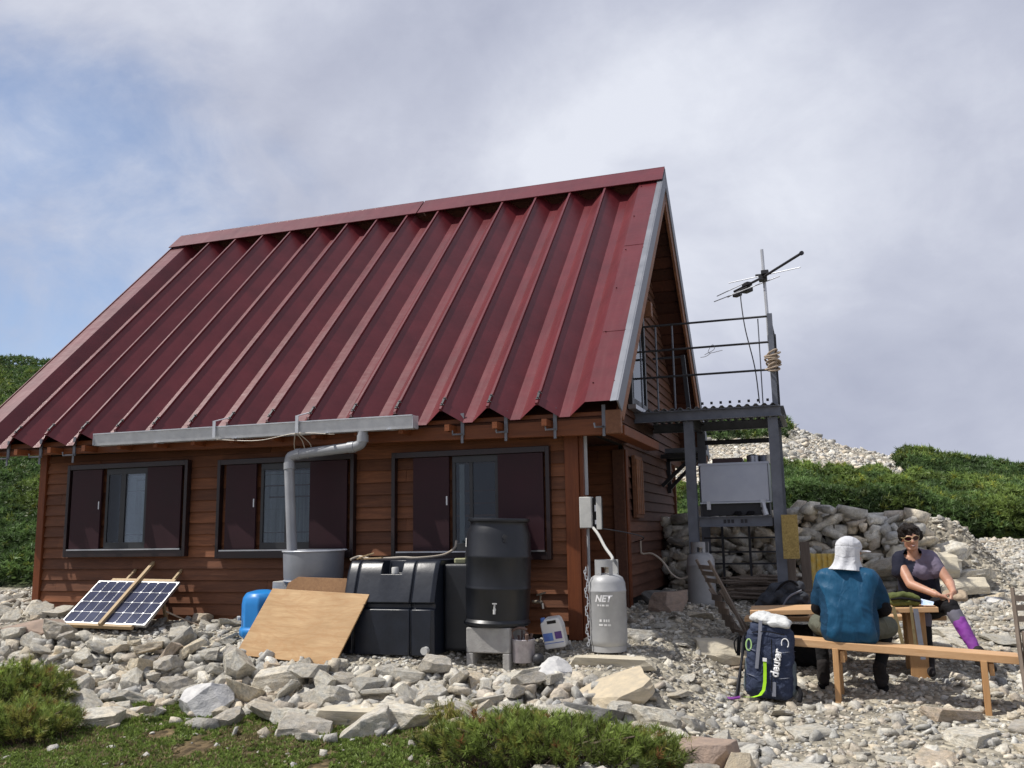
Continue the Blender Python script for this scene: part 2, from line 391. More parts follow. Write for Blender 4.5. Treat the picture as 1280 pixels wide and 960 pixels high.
# ------------------------------------------------------------------ numpy mesh assembly for countless small things
def np_mesh(name, V, F, colr, m, kind='stuff', label=None, cat=None, parent=None, loc=None):
    """V (n,3), F (m,k) same-size faces, colr (n,3) per-vertex colour"""
    me = bpy.data.meshes.new(name); n, k = len(V), F.shape[1]
    me.vertices.add(n); me.vertices.foreach_set('co', np.ascontiguousarray(V, np.float32).ravel())
    me.loops.add(F.size); me.loops.foreach_set('vertex_index', np.ascontiguousarray(F, np.int32).ravel())
    me.polygons.add(len(F)); me.polygons.foreach_set('loop_start', np.arange(0, F.size, k, dtype=np.int32))
    try: me.polygons.foreach_set('loop_total', np.full(len(F), k, np.int32))
    except Exception: pass
    at = me.color_attributes.new('col', 'FLOAT_COLOR', 'POINT')
    at.data.foreach_set('color', np.c_[colr, np.ones(n)].astype(np.float32).ravel())
    me.update(calc_edges=True); me.validate()
    o = put(name, me, m, parent, loc)
    return tag(o, label, cat, None, kind)

# ---- ground sheet
def axis(lo, hi, step, far, grow=1.22):
    a = list(np.arange(lo, hi + 1e-6, step)); s = step; x = lo; L = []
    while x > -far: s *= grow; x -= s; L.append(x)
    s = step; x = hi; Rr = []
    while x < far: s *= grow; x += s; Rr.append(x)
    return np.array(L[::-1] + a + Rr)
xs, ys = axis(-9, 6, .085, 420, 1.12), axis(-4.2, 8, .085, 420, 1.12)
GX, GY = np.meshgrid(xs, ys); GZ = hz(GX, GY)
V = np.c_[GX.ravel(), GY.ravel(), GZ.ravel()]
nx, ny = len(xs), len(ys); I = np.arange(nx * ny).reshape(ny, nx)
F = np.stack([I[:-1, :-1], I[:-1, 1:], I[1:, 1:], I[1:, :-1]], -1).reshape(-1, 4)
vm = vegmask(V[:, 0], V[:, 1]); dist = np.hypot(V[:, 0] - 1.7, V[:, 1] + 8.1)
mud = np.clip(.5 + .9 * fbm(V[:, 0], V[:, 1], 2.6, 4), 0, 1)[:, None]
green = np.where((dist > 11)[:, None], np.array([.06, .105, .022]), np.array([.085, .10, .03]) * mud + np.array([.16, .12, .075]) * (1 - mud))
scree = np.array([.47, .44, .385])
gcol = scree * (1 - vm[:, None]) + green * vm[:, None]
def ground_mat():
    m, t, b = newmat('scree_ground'); v = mapping(t)
    a = nd(t, 'ShaderNodeAttribute', attribute_name='col')
    vo = nd(t, 'ShaderNodeTexVoronoi'); vo.inputs['Scale'].default_value = 17; t.links.new(v, vo.inputs['Vector'])
    vo2 = nd(t, 'ShaderNodeTexVoronoi'); vo2.inputs['Scale'].default_value = 1.9; t.links.new(v, vo2.inputs['Vector'])
    n = noise(t, v, 6, 9, .7); n2 = noise(t, v, 1.0, 7, .6)
    sep = nd(t, 'ShaderNodeSeparateColor'); t.links.new(vo.outputs['Color'], sep.inputs[0])
    col = mixc(t, 1, a.outputs['Color'], ramp(t, sep.outputs[0], [(0, (.55, .55, .55)), (1, (1.15, 1.13, 1.08))]), 'MULTIPLY')
    col = mixc(t, 1, col, ramp(t, n, [(.3, (.55, .54, .52)), (.66, (1.18, 1.17, 1.14))]), 'MULTIPLY')
    sep2 = nd(t, 'ShaderNodeSeparateColor'); t.links.new(vo2.outputs['Color'], sep2.inputs[0])
    col = mixc(t, .5, col, mixc(t, 1, col, ramp(t, sep2.outputs[1], [(0, (.6, .6, .6)), (1, (1.2, 1.18, 1.12))]), 'MULTIPLY'))
    col = mixc(t, 1, col, ramp(t, n2, [(.35, (.8, .8, .8)), (.65, (1.08, 1.08, 1.05))]), 'MULTIPLY')
    t.links.new(col, b.inputs['Base Color']); b.inputs['Roughness'].default_value = .95; b.inputs['Specular IOR Level'].default_value = .15
    h = math_(t, 'ADD', math_(t, 'MULTIPLY', vo.outputs['Distance'], -.8), n)
    bump(t, b, h, .9, .05)
    return m
g_ = np_mesh('ground', V, F, gcol, ground_mat(), 'structure')
g_.data.polygons.foreach_set('use_smooth', [True] * len(g_.data.polygons))

# ---- rock templates: blocks split along random planes, edges chipped
def rock_template(seed, cuts=9, flat=.6, bev=True, box=True):
    r = random.Random(seed); bm = bmesh.new()
    bmesh.ops.create_cube(bm, size=2)
    for v in bm.verts: v.co += Vector((r.uniform(-.25, .25), r.uniform(-.25, .25), r.uniform(-.25, .25)))
    for k in range(cuts):
        n = Vector((r.gauss(0, 1), r.gauss(0, 1), r.gauss(0, .8))).normalized(); d = r.uniform(.78, 1.12)
        g = bmesh.ops.bisect_plane(bm, geom=bm.verts[:] + bm.edges[:] + bm.faces[:], plane_co=n * d, plane_no=n, clear_outer=True)
        ed = [e for e in g['geom_cut'] if isinstance(e, bmesh.types.BMEdge)]
        if ed: bmesh.ops.contextual_create(bm, geom=ed)
    pts = [v.co.copy() for v in bm.verts]; bm.free(); bm = bmesh.new()
    for p in pts: bm.verts.new((p.x * .82, p.y * .66, p.z * flat * .8))
    bmesh.ops.convex_hull(bm, input=bm.verts)
    bmesh.ops.delete(bm, geom=[v for v in bm.verts if not v.link_faces], context='VERTS')
    bmesh.ops.dissolve_limit(bm, angle_limit=R(9), verts=bm.verts, edges=bm.edges)
    if bev:
        bmesh.ops.bevel(bm, geom=list(bm.edges), offset=.03, segments=1, affect='EDGES', clamp_overlap=True)
        bmesh.ops.triangulate(bm, faces=bm.faces)
        for _ in range(2): bmesh.ops.subdivide_edges(bm, edges=[e for e in bm.edges if e.calc_length() > .30], cuts=1); bmesh.ops.triangulate(bm, faces=bm.faces)
        for v in bm.verts:
            q = v.co * 2.1 + Vector((seed, 0, 0)); v.co += v.co.normalized() * (.045 * mnoise.noise(q) + .028 * mnoise.noise(q * 3.3) + .015 * mnoise.noise(q * 8))
    bmesh.ops.triangulate(bm, faces=bm.faces)
    bmesh.ops.recalc_face_normals(bm, faces=bm.faces)
    me = bpy.data.meshes.new('rock'); bm.to_mesh(me); bm.free()
    return me
def arrs(me):
    v = np.empty(len(me.vertices) * 3, np.float32); me.vertices.foreach_get('co', v)
    f = np.empty(len(me.polygons) * 3, np.int32); me.polygons.foreach_get('vertices', f)
    return v.reshape(-1, 3), f.reshape(-1, 3)
ROCKS = [rock_template(k, rnd.randint(7, 12), rnd.uniform(.5, .9)) for k in range(18)]
for me in ROCKS: me.materials.append(M['rock'])
PEB = [arrs(rock_template(100 + k, rnd.randint(4, 7), rnd.uniform(.28, .6), False)) for k in range(12)]
BLK = [arrs(rock_template(200 + k, rnd.randint(6, 9), .8, False)) for k in range(14)]
def rotmats(n, tilt=.5):
    a = npr.uniform(0, 2 * pi, n); b = npr.normal(0, tilt, n); c = npr.normal(0, tilt, n)
    ca, sa, cb, sb, cc, sc = np.cos(a), np.sin(a), np.cos(b), np.sin(b), np.cos(c), np.sin(c); z = np.zeros(n); o = np.ones(n)
    Rz = np.stack([ca, -sa, z, sa, ca, z, z, z, o], -1).reshape(n, 3, 3)
    Ry = np.stack([cb, z, sb, z, o, z, -sb, z, cb], -1).reshape(n, 3, 3)
    Rx = np.stack([o, z, z, z, cc, -sc, z, sc, cc], -1).reshape(n, 3, 3)
    return Rz @ Ry @ Rx
STONE_TINTS = np.array([[.50, .485, .45], [.42, .41, .39], [.56, .54, .495], [.37, .365, .35], [.62, .60, .55], [.47, .42, .36], [.56, .505, .42]])
def scatter_mesh(templ, P, size, rots, cols, shade=None):
    Vs, Fs, Cs = [], [], []; off = 0; pick = npr.integers(0, len(templ), len(P))
    for k, (tv, tf) in enumerate(templ):
        i = np.where(pick == k)[0]
        if not len(i): continue
        w = np.einsum('nij,vj->nvi', rots[i], tv) * size[i][:, None, None] + P[i][:, None, :]
        nv = len(tv); Vs.append(w.reshape(-1, 3)); Fs.append((tf[None] + (np.arange(len(i)) * nv)[:, None, None] + off).reshape(-1, tf.shape[1]))
        c = np.repeat(cols[i], nv, 0)
        if shade is not None: c = c * np.tile(shade[k], len(i))[:, None]
        Cs.append(c); off += nv * len(i)
    return np.concatenate(Vs), np.concatenate(Fs), np.concatenate(Cs)
# ---- gravel
def in_hut(x, y): return ((x > -7.25) & (x < -.42) & (y > .42) & (y < 7) & ~((x > -.95) & (y < 2.15)))
N = 105000
gx = npr.uniform(-9.5, 5.2, N); gy = npr.uniform(-3.2, 9, N)
near_w = np.clip(1.25 - (gy + 3) / 12, .35, 1)
sz = np.exp(npr.normal(-4.45, .72, N)); sz = np.clip(sz, .0065, .08)
sz = np.where((gx < 0) & (gx > -2.7) & (gy > -.85) & (gy < .5), np.minimum(sz, .034), sz)
vmg = vegmask(gx, gy)
keep = ~in_hut(gx, gy) & (npr.random(N) < near_w) & ~((vmg > .5) & (npr.random(N) < .93)) & ~((gx < -.3) & (gy > 5))
keep &= ~((gx < -7.6) & (gy > 3))
gx, gy, sz = gx[keep], gy[keep], sz[keep]
tint = STONE_TINTS[npr.integers(0, len(STONE_TINTS), len(gx))] * npr.uniform(.75, 1.15, (len(gx), 1))
P = np.c_[gx, gy, hz(gx, gy) + sz * .12]
V, F, C = scatter_mesh(PEB, P, sz, rotmats(len(gx), .45), tint)
np_mesh('gravel', V, F, C, M['gravel'], 'stuff', 'loose grey gravel and stone chips covering the ground around the hut', 'gravel')
# fist sized stones filling the bank
N = 2300
gx = npr.uniform(-8.6, 1.3, N); gy = np.where(gx < -.2, -1.12, -1.15 - (gx + .2)) + npr.normal(0, .42, N); sz = np.clip(np.exp(npr.normal(-2.75, .3, N)), .035, .11)
k = ~((vegmask(gx, gy) > .6) & (npr.random(N) < .8)) & (gy < np.where(gx > -2.7, -.85, -.5)); gx, gy, sz = gx[k], gy[k], sz[k]
tint = STONE_TINTS[npr.integers(0, len(STONE_TINTS), len(gx))] * npr.uniform(.75, 1.1, (len(gx), 1))
V, F, C = scatter_mesh(PEB, np.c_[gx, gy, hz(gx, gy) + sz * .25], sz, rotmats(len(gx), .6), tint)
np_mesh('rubble', V, F, C, M['gravel'], 'stuff', 'fist sized rubble filling the gaps between the rocks of the bank', 'rubble')
# far scree on the rocky shoulder of the hill
N = 24000
d = npr.uniform(25.5, 47, N); t = npr.uniform(-.2, .115, N); gx = 1.7 + t * d; gy = d - 8.12
k = vegmask(gx, gy) < .4; gx, gy, d = gx[k], gy[k], d[k]
sz = np.clip(np.exp(npr.normal(-3.25, .6, len(gx))), .025, .26)
tint = STONE_TINTS[npr.integers(0, len(STONE_TINTS), len(gx))] * npr.uniform(.85, 1.2, (len(gx), 1))
V, F, C = scatter_mesh(PEB, np.c_[gx, gy, hz(gx, gy) + sz * .1], sz, rotmats(len(gx), .5), tint)
np_mesh('scree', V, F, C, M['gravel'], 'stuff', 'pale scree of broken rock on the hill shoulder behind the hut', 'scree')
# gravel path climbing on the right
N = 15000
gx = npr.uniform(3.2, 9.5, N); gy = npr.uniform(3, 11, N); k = vegmask(gx, gy) < .4; gx, gy = gx[k], gy[k]
sz = np.clip(np.exp(npr.normal(-3.8, .5, len(gx))), .015, .08)
tint = STONE_TINTS[npr.integers(0, len(STONE_TINTS), len(gx))] * npr.uniform(.75, 1.1, (len(gx), 1))
V, F, C = scatter_mesh(PEB, np.c_[gx, gy, hz(gx, gy) + sz * .1], sz, rotmats(len(gx), .4), tint)
np_mesh('path_gravel', V, F, C, M['gravel'], 'stuff', 'fine gravel of the path rising to the right behind the stone wall', 'gravel')

# ---- individual rocks
placed = []   # (x, y, r)
def rock_at(x, y, s, label, group, flat=1.0, sx=1.0, tilt=.25, rz=None, z=None, sink=.22, tm=None, name='rock', m=None):
    me = ROCKS[rnd.randrange(len(ROCKS)) if tm is None else tm]
    o = bpy.data.objects.new(name, me); COL.objects.link(o)
    o.scale = (s * sx, s, s * flat)
    o.rotation_euler = (rnd.gauss(0, tilt), rnd.gauss(0, tilt), rnd.uniform(0, 6.28) if rz is None else rz)
    o.location = (x, y, (H(x, y) if z is None else z) + s * flat * (.5 - sink))
    if m is not None:
        o.data = me.copy(); o.data.materials.clear(); o.data.materials.append(m)
    placed.append((x, y, s))
    return tag(o, label, 'rock', group)
def free(x, y, s, k=.62):
    return all((x - a) ** 2 + (y - b) ** 2 > ((s + c) * k) ** 2 for a, b, c in placed)
# a few that stand out
G1 = 'rocks of the stone bank before the hut'
pale = pbr('pale_rock', (.62, .61, .59), (.42, .42, .42), 3.2, .9, bmp=.8, bscale=16, spec=.2)
tan = pbr('tan_rock', (.56, .47, .33), (.40, .35, .27), 4, .9, bmp=.8, bscale=16, spec=.2)
redd = pbr('reddish_rock', (.36, .27, .21), (.24, .19, .16), 4, .9, bmp=.8, bscale=16, spec=.2)
dark = pbr('dark_rock', (.20, .195, .185), (.12, .12, .115), 4, .9, bmp=.8, bscale=16, spec=.2)
cream = pbr('cream_slab', (.60, .54, .41), (.45, .41, .33), 4, .9, bmp=.8, bscale=16, spec=.2)
rock_at(-3.22, -1.52, .27, 'big white and grey rock at the foot of the bank below the plywood', G1, .9, 1.0, .15, .4, tm=3, m=pale)
rock_at(-2.55, -1.60, .19, 'grey slab leaning beside the big white rock', G1, .55, 1.3, .3, .9)
rock_at(-6.25, -.45, .28, 'reddish brown flat rock at the far left end of the bank', G1, .6, 1.2, .1, .2, m=redd)
rock_at(-.42, -1.50, .25, 'broad grey rock in the bank below the paint tin', G1, .7, 1.2, .15, .3)
rock_at(.15, -1.02, .27, 'large flat tan rock below the gas cylinder', G1, .45, 1.35, .12, .4, m=tan)
rock_at(-1.75, -1.50, .30, 'long low cream slab above the green mat', G1, .35, 1.6, .08, .1, m=cream)
rock_at(.02, -1.45, .24, 'dark undercut rock at the right of the bank', G1, .75, 1.2, .2, .2, m=dark)
rock_at(.92, -2.02, .25, 'big tilted grey brown block at the bottom right of the bank', G1, .95, 1.1, .3, .8, m=redd)
rock_at(1.12, -2.15, .16, 'small cream rock beside the big tilted block', G1, .9, 1, .3, m=tan)
rock_at(-.05, -.35, .27, 'long cream slab right under the gas cylinder by the hut corner', G1, .3, 1.6, .06, .1, m=cream, z=.36)
rock_at(-1.56, -.66, .13, 'pale pointed rock leaning by the corner of the black tank', G1, .9, 1.2, .3, m=cream)
rock_at(-2.42, -.80, .10, 'grey block of stone in front of the black tank', G1, 1, 1, .2)
rock_at(-.45, -.80, .16, 'pale greenish rock in front of the white jug', G1, .7, 1.2, .2, m=pale)
for k in range(235):   # bank
    for _ in range(60):
        x = rnd.uniform(-8.2, 1.0); s = min(.215, max(.075, rnd.lognormvariate(-2.02, .36)))
        c = -1.10 if x < -.2 else -1.15 - (x + .2) * 1.0
        y = c + rnd.gauss(0, .36)
        if y > (-.80 if x > -4 else -.55 if x > -4.9 else -.50): continue
        if not free(x, y, s): continue
        z = H(x, y) + (rnd.random() < .3) * .09
        rock_at(x, y, s, 'angular grey stone lying in the bank of rocks before the hut', G1, rnd.uniform(.5, .95), rnd.uniform(1.0, 1.6), .3, z=z, sink=.30); break
G2 = 'stones at the foot of the hut wall'
for k in range(36):
    for _ in range(40):
        x = rnd.uniform(-8.6, -3.7); y = rnd.uniform(-.6, .38) if x > -7.2 else rnd.uniform(-.6, 1.6); s = rnd.uniform(.07, .17)
        if -6.4 < x < -4.8 and y > -.55: continue
        if free(x, y, s, .7):
            rock_at(x, y, s, 'small grey stone on the ground at the foot of the hut', G2, rnd.uniform(.5, 1), rnd.uniform(1, 1.4), .25); break
G3 = 'flat stones of the yard'
for k in range(46):
    for _ in range(40):
        x = rnd.uniform(-.2, 3.6); y = rnd.uniform(-2.3, 2.3); s = min(.24, rnd.lognormvariate(-2.0, .4))
        if (1.2 < x < 3.1 and -.4 < y < 1.4): continue
        if free(x, y, s, .8):
            rock_at(x, y, s, 'flat broken stone trodden into the gravel yard', G3, rnd.uniform(.22, .5), rnd.uniform(1, 1.5), .1, sink=.32); break
rock_at(.78, .75, .30, 'large tan boulder of the yard behind the navy backpack', G3, .6, 1.3, .15, m=cream)
rock_at(.05, 2.15, .24, 'brown rock in the shade by the gable wall', G3, .8, 1.2, .2, m=redd)
rock_at(-.1, 2.7, .20, 'dark rock in the shade at the foot of the gable wall', G3, .9, 1.2, .2, m=dark)
# tumbled end of the dry stone wall
G4 = 'boulders at the tumbled end of the stone wall'
for x, y, s, fl, zz, mm in ((2.95, 4.45, .42, .62, 1.0, cream), (3.3, 4.35, .34, .6, .72, cream), (2.8, 4.25, .33, .6, .66, None), (3.55, 4.25, .26, .6, .52, tan), (3.15, 4.2, .3, .5, .48, redd), (3.65, 4.0, .17, .7, .52, pale),
                         (2.55, 4.3, .32, .6, .95, None), (2.45, 4.2, .28, .6, .58, tan), (3.25, 4.75, .3, .7, 1.08, None), (2.95, 4.1, .22, .6, .47, cream), (3.45, 4.6, .24, .7, .8, None), (2.1, 4.15, .2, .7, .5, None)):
    rock_at(x, y, s, 'big pale boulder heaped at the tumbled right end of the stone wall', G4, fl, 1.25, .2, z=zz, sink=.4, m=mm)
for k in range(16):
    x = rnd.uniform(3.6, 4.6); y = rnd.uniform(2.6, 4.6); rock_at(x, y, rnd.uniform(.06, .15), 'loose stone on the gravel beside the tumbled end of the wall', G4 + ' spilled', rnd.uniform(.5, .9), 1.2, .2)

# ---- dry stone wall (one thing; its stones are its surface)
def dry_wall():
    Vs, Fs, Cs = [], [], []; off = 0
    tv = BLK + PEB[:6]
    def stone(c, d, tint, rot):
        nonlocal off
        v, f = tv[rnd.randrange(len(tv))]
        lo, hi = v.min(0), v.max(0); u = (v - (lo + hi) / 2) / (hi - lo)
        u = u * np.array(d) ; e = np.array(Euler(rot).to_matrix()); u = u @ e.T + np.array(c)
        Vs.append(u); Fs.append(f + off); Cs.append(np.tile(tint, (len(u), 1))); off += len(u)
    def top(x): return 1.64 + .05 * math.sin(x * 5) - .13 * max(0, x - 1.9) - .75 * max(0, x - 2.75)
    for yy, dep in ((4.55, .4), (4.85, .4)):
        z = .45
        while z < 1.8:
            h = rnd.choice((rnd.uniform(.05, .09), rnd.uniform(.07, .15))); x = -.35 + rnd.uniform(-.1, .1)
            while x < 3.35:
                w = rnd.choice((rnd.uniform(.07, .16), rnd.uniform(.12, .24), rnd.uniform(.22, .48)))
                if z + h * .5 < top(x + w / 2):
                    stone((x + w / 2, yy + .22 * (z - .5) + rnd.uniform(-.05, .05), z + h / 2 + rnd.uniform(-.025, .025)), (w * 1.10, dep * rnd.uniform(.5, .9), h * rnd.uniform(1.0, 1.7)),
                          STONE_TINTS[rnd.choice((0, 2, 4, 5, 6, 6, 2, 1))] * rnd.uniform(.95, 1.35), (rnd.gauss(-.1, .3), rnd.gauss(0, .42), rnd.gauss(0, .14)))
                x += w
            z += h
    x = -.3
    while x < 3.0:
        w = rnd.uniform(.15, .4); stone((x + w / 2, 4.7 + rnd.uniform(-.15, .25), top(x) + .02), (w, .35, rnd.uniform(.1, .2)), STONE_TINTS[rnd.randrange(7)] * 1.1, (rnd.gauss(0, .2), rnd.gauss(0, .2), rnd.uniform(-.5, .5))); x += w * .9
    o = np_mesh('dry_stone_wall', np.concatenate(Vs), np.concatenate(Fs), np.concatenate(Cs), M['gravel'], 'thing', 'dry stone retaining wall of rough grey and tan stones behind the steel platform', 'stone wall')
    core = MB().span((-.3, 5.0, .3), (2.7, 5.4, 1.5))  # dark box put behind the stones, closes and darkens the gaps between them
    obj('wall_core', core, pbr('dark_core', (.05, .045, .04), None, 8, .95), o)
dry_wall()

# ---- foliage
def tuft_template(seed, n, w, spread=1.0, tip=1.0):
    r = np.random.default_rng(seed); Vt, Ft, sh = [], [], []
    for i in range(n):
        th = r.uniform(0, 2 * pi); el = np.arccos(r.uniform(.05, 1)) * spread
        dr = np.array([np.sin(el) * np.cos(th), np.sin(el) * np.sin(th), np.cos(el)]); L = r.uniform(.6, 1.0)
        b0 = np.array([r.uniform(-.16, .16), r.uniform(-.16, .16), r.uniform(-.15, .1)])
        sd = np.cross(dr, r.normal(size=3)); sd /= np.linalg.norm(sd)
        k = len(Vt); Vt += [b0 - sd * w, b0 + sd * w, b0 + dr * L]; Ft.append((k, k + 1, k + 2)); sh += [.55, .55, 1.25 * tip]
    return (np.array(Vt), np.array(Ft)), np.array(sh)
def tufts(name, P, size, cols, label, cat, n=22, w=.06, spread=1.0, kind='stuff', tilt=.3, m=None, parent=None, loc=None, rots=None):
    T = [tuft_template(s, n, w, spread) for s in range(6)]
    V, F, C = scatter_mesh([a for a, b in T], P, size, rotmats(len(P), tilt) if rots is None else rots, cols, [b for a, b in T])
    return np_mesh(name, V, F, C, m or M['leaf'], kind, label, cat, parent, loc)
def bushcol(n, hgt, base=(.165, .25, .072), dark_=(.018, .035, .012)):  # tufts deep in the canopy and at lump rims painted darker, as shade
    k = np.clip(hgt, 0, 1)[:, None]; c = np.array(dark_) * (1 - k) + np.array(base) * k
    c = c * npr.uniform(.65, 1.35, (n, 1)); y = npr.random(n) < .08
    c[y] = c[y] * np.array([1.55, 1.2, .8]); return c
def cells(x, y, s):
    """distance to the nearest point of a jittered grid (0 centre .. 1 rim) and that point's random value"""
    X, Y = x * s, y * s; bx, by = np.floor(X), np.floor(Y); best = np.full(len(x), 9.); val = np.zeros(len(x))
    for i in (-1, 0, 1):
        for j in (-1, 0, 1):
            cx_, cy_ = bx + i, by + j; h1 = np.abs(np.sin(cx_ * 127.1 + cy_ * 311.7) * 43758.5) % 1; h2 = np.abs(np.sin(cx_ * 269.5 + cy_ * 183.3) * 24634.6) % 1
            dd = np.hypot(X - cx_ - .15 - .7 * h1, Y - cy_ - .15 - .7 * h2); k = dd < best; best = np.where(k, dd, best); val = np.where(k, h1, val)
    return np.clip(best / .75, 0, 1), val
def canopy(x, y, hmax, s):
    b = .5 + .5 * fbm(x, y, s * .35, 21); c, v = cells(x, y, s)
    return hmax * (.30 + .22 * b + .48 * np.sqrt(1 - c ** 2 * .97) * (.35 + .65 * v)), c, v
def thicket(name, label, d0, d1, t0, t1, N, hmax, size, s, maskf=None, n=20, w=.07):
    d = npr.uniform(d0, d1, N) if d1 / d0 < 2 else d0 * (d1 / d0) ** npr.random(N)
    t = npr.uniform(t0, t1, N); x = 1.7 + t * d; y = d - 8.12
    if maskf is not None: k = maskf(x, y); x, y, d, t = x[k], y[k], d[k], t[k]
    edge = ss(vegmask(x, y), .2, .9)
    top, cell, cval = canopy(x, y, hmax, s); top = top * (.45 + .55 * edge); u = npr.random(len(x)) ** .38; sz = size * (d / d0) ** .55 * npr.uniform(.7, 1.25, len(x))
    P = np.c_[x, y, hz(x, y) + top * u]
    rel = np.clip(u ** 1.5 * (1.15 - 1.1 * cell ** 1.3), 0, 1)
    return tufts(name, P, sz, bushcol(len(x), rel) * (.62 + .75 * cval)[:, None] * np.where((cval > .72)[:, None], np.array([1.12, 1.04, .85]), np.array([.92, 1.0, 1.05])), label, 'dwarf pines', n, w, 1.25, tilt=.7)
veg_ok = lambda x, y: vegmask(x, y) > .25
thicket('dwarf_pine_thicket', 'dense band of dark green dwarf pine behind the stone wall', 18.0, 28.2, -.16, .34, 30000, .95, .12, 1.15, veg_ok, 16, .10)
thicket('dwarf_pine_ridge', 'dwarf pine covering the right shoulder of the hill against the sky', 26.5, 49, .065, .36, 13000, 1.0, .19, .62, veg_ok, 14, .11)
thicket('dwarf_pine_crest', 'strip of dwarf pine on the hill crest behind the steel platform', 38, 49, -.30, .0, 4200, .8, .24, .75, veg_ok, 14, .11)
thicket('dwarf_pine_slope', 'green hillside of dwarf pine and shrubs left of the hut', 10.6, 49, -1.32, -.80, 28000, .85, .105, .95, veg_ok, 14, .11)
# foreground mat of tiny leaves
N = 24000
x = npr.uniform(-5.6, .3, N); y = npr.uniform(-3.2, -1.3, N); k = (vegmask(x, y) > .45) & (fbm(x, y, 2.6, 4) + .35 * fbm(x, y, 9, 3) > -.42); x, y = x[k], y[k]
c = np.array([.19, .26, .06]) * npr.uniform(.5, 1.4, (len(x), 1)); dry = npr.random(len(x)) < np.clip(.2 + .55 * fbm(x, y, 1.7, 41), .05, .8); c[dry] = np.array([.30, .24, .13]) * npr.uniform(.6, 1.2, (dry.sum(), 1))
tufts('ground_cover', np.c_[x, y, hz(x, y)], npr.uniform(.02, .052, len(x)), c, 'low mat of green alpine plants at the foot of the rocks', 'ground cover', 9, .2)

def near_bush(loc, rad, hgt, nshoot, label, seed, yellow=.12, lean=(0, 0)):
    r = np.random.default_rng(seed); bx, by = loc; bz = H(bx, by); root = thing('dwarf_pine', label, 'dwarf pine', (bx, by, bz), 'dwarf pines in the foreground')
    a = r.uniform(0, 2 * pi, nshoot); q = np.sqrt(r.random(nshoot)); px = bx + rad[0] * q * np.cos(a); py = by + rad[1] * q * np.sin(a)
    cl_, cv_ = cells(px, py, 4.2); lump = .42 + .58 * np.sqrt(1 - .95 * cl_ ** 2) * (.6 + .4 * cv_)
    pz = hz(px, py) + hgt * np.sqrt(np.clip(1 - q ** 2 * .92, 0, 1)) * lump * r.uniform(.6, 1.0, nshoot)
    # every shoot = a bottle brush of needles along a short upright stem
    Vv, Ff, Cc = [], [], []; off = 0
    st = MB()
    for i in range(nshoot):
        base = np.array([px[i], py[i], pz[i]]); out = np.array([np.cos(a[i]) * q[i] * .9, np.sin(a[i]) * q[i] * .9, .85]) + r.normal(0, .33, 3); out /= np.linalg.norm(out)
        L = r.uniform(.08, .15); nn = 54; tt = r.random(nn) ** .7
        rd = r.normal(size=(nn, 3)); rd -= (rd @ out)[:, None] * out; rd /= np.linalg.norm(rd, axis=1)[:, None]
        dr = rd * .95 + out * (.5 + .6 * tt[:, None]); dr /= np.linalg.norm(dr, axis=1)[:, None]
        p0 = base + out * (L * tt)[:, None]; ln = r.uniform(.042, .068, nn)[:, None]
        sd = np.cross(dr, r.normal(size=(nn, 3))); sd /= np.linalg.norm(sd, axis=1)[:, None]; wd = .0031
        tri = np.stack([p0 - sd * wd, p0 + sd * wd, p0 + dr * ln], 1).reshape(-1, 3)
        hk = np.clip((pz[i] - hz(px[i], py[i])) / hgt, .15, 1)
        g = np.array([.36, .47, .11]) * r.uniform(.5, 1.35) * (.22 + .85 * hk)  # low shoots coloured darker, painted shade inside the bush
        if r.random() < yellow: g = np.array([.29, .29, .07]) * r.uniform(.7, 1.2)
        if r.random() < .03: g = np.array([.30, .15, .06])
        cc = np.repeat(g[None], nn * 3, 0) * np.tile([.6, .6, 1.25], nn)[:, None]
        Vv.append(tri); Ff.append(np.arange(nn * 3).reshape(-1, 3) + off); Cc.append(cc); off += nn * 3
        st.tube([base - out * .16, base + out * L], [.006, .0025], 4, False)
    np_mesh('foliage', np.concatenate(Vv), np.concatenate(Ff), np.concatenate(Cc), M['leaf'], 'thing', None, None, root)
    for k in range(7):
        b = rnd.uniform(0, 6.28); st.tube([(bx, by, bz), (bx + .4 * rad[0] * cos(b), by + .4 * rad[1] * sin(b), bz + .12), (bx + .8 * rad[0] * cos(b), by + .8 * rad[1] * sin(b), bz + .2)], [.016, .012, .006], 6, False)
    obj('branches', st, M['bark'], root)
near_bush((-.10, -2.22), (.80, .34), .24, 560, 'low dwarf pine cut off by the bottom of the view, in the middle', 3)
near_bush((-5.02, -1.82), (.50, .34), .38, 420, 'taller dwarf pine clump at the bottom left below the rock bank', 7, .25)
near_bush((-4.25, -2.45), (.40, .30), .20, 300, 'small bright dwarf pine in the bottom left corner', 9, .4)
near_bush((.55, -2.12), (.26, .2), .16, 130, 'sparse little dwarf pine between the rocks right of the middle one', 12)
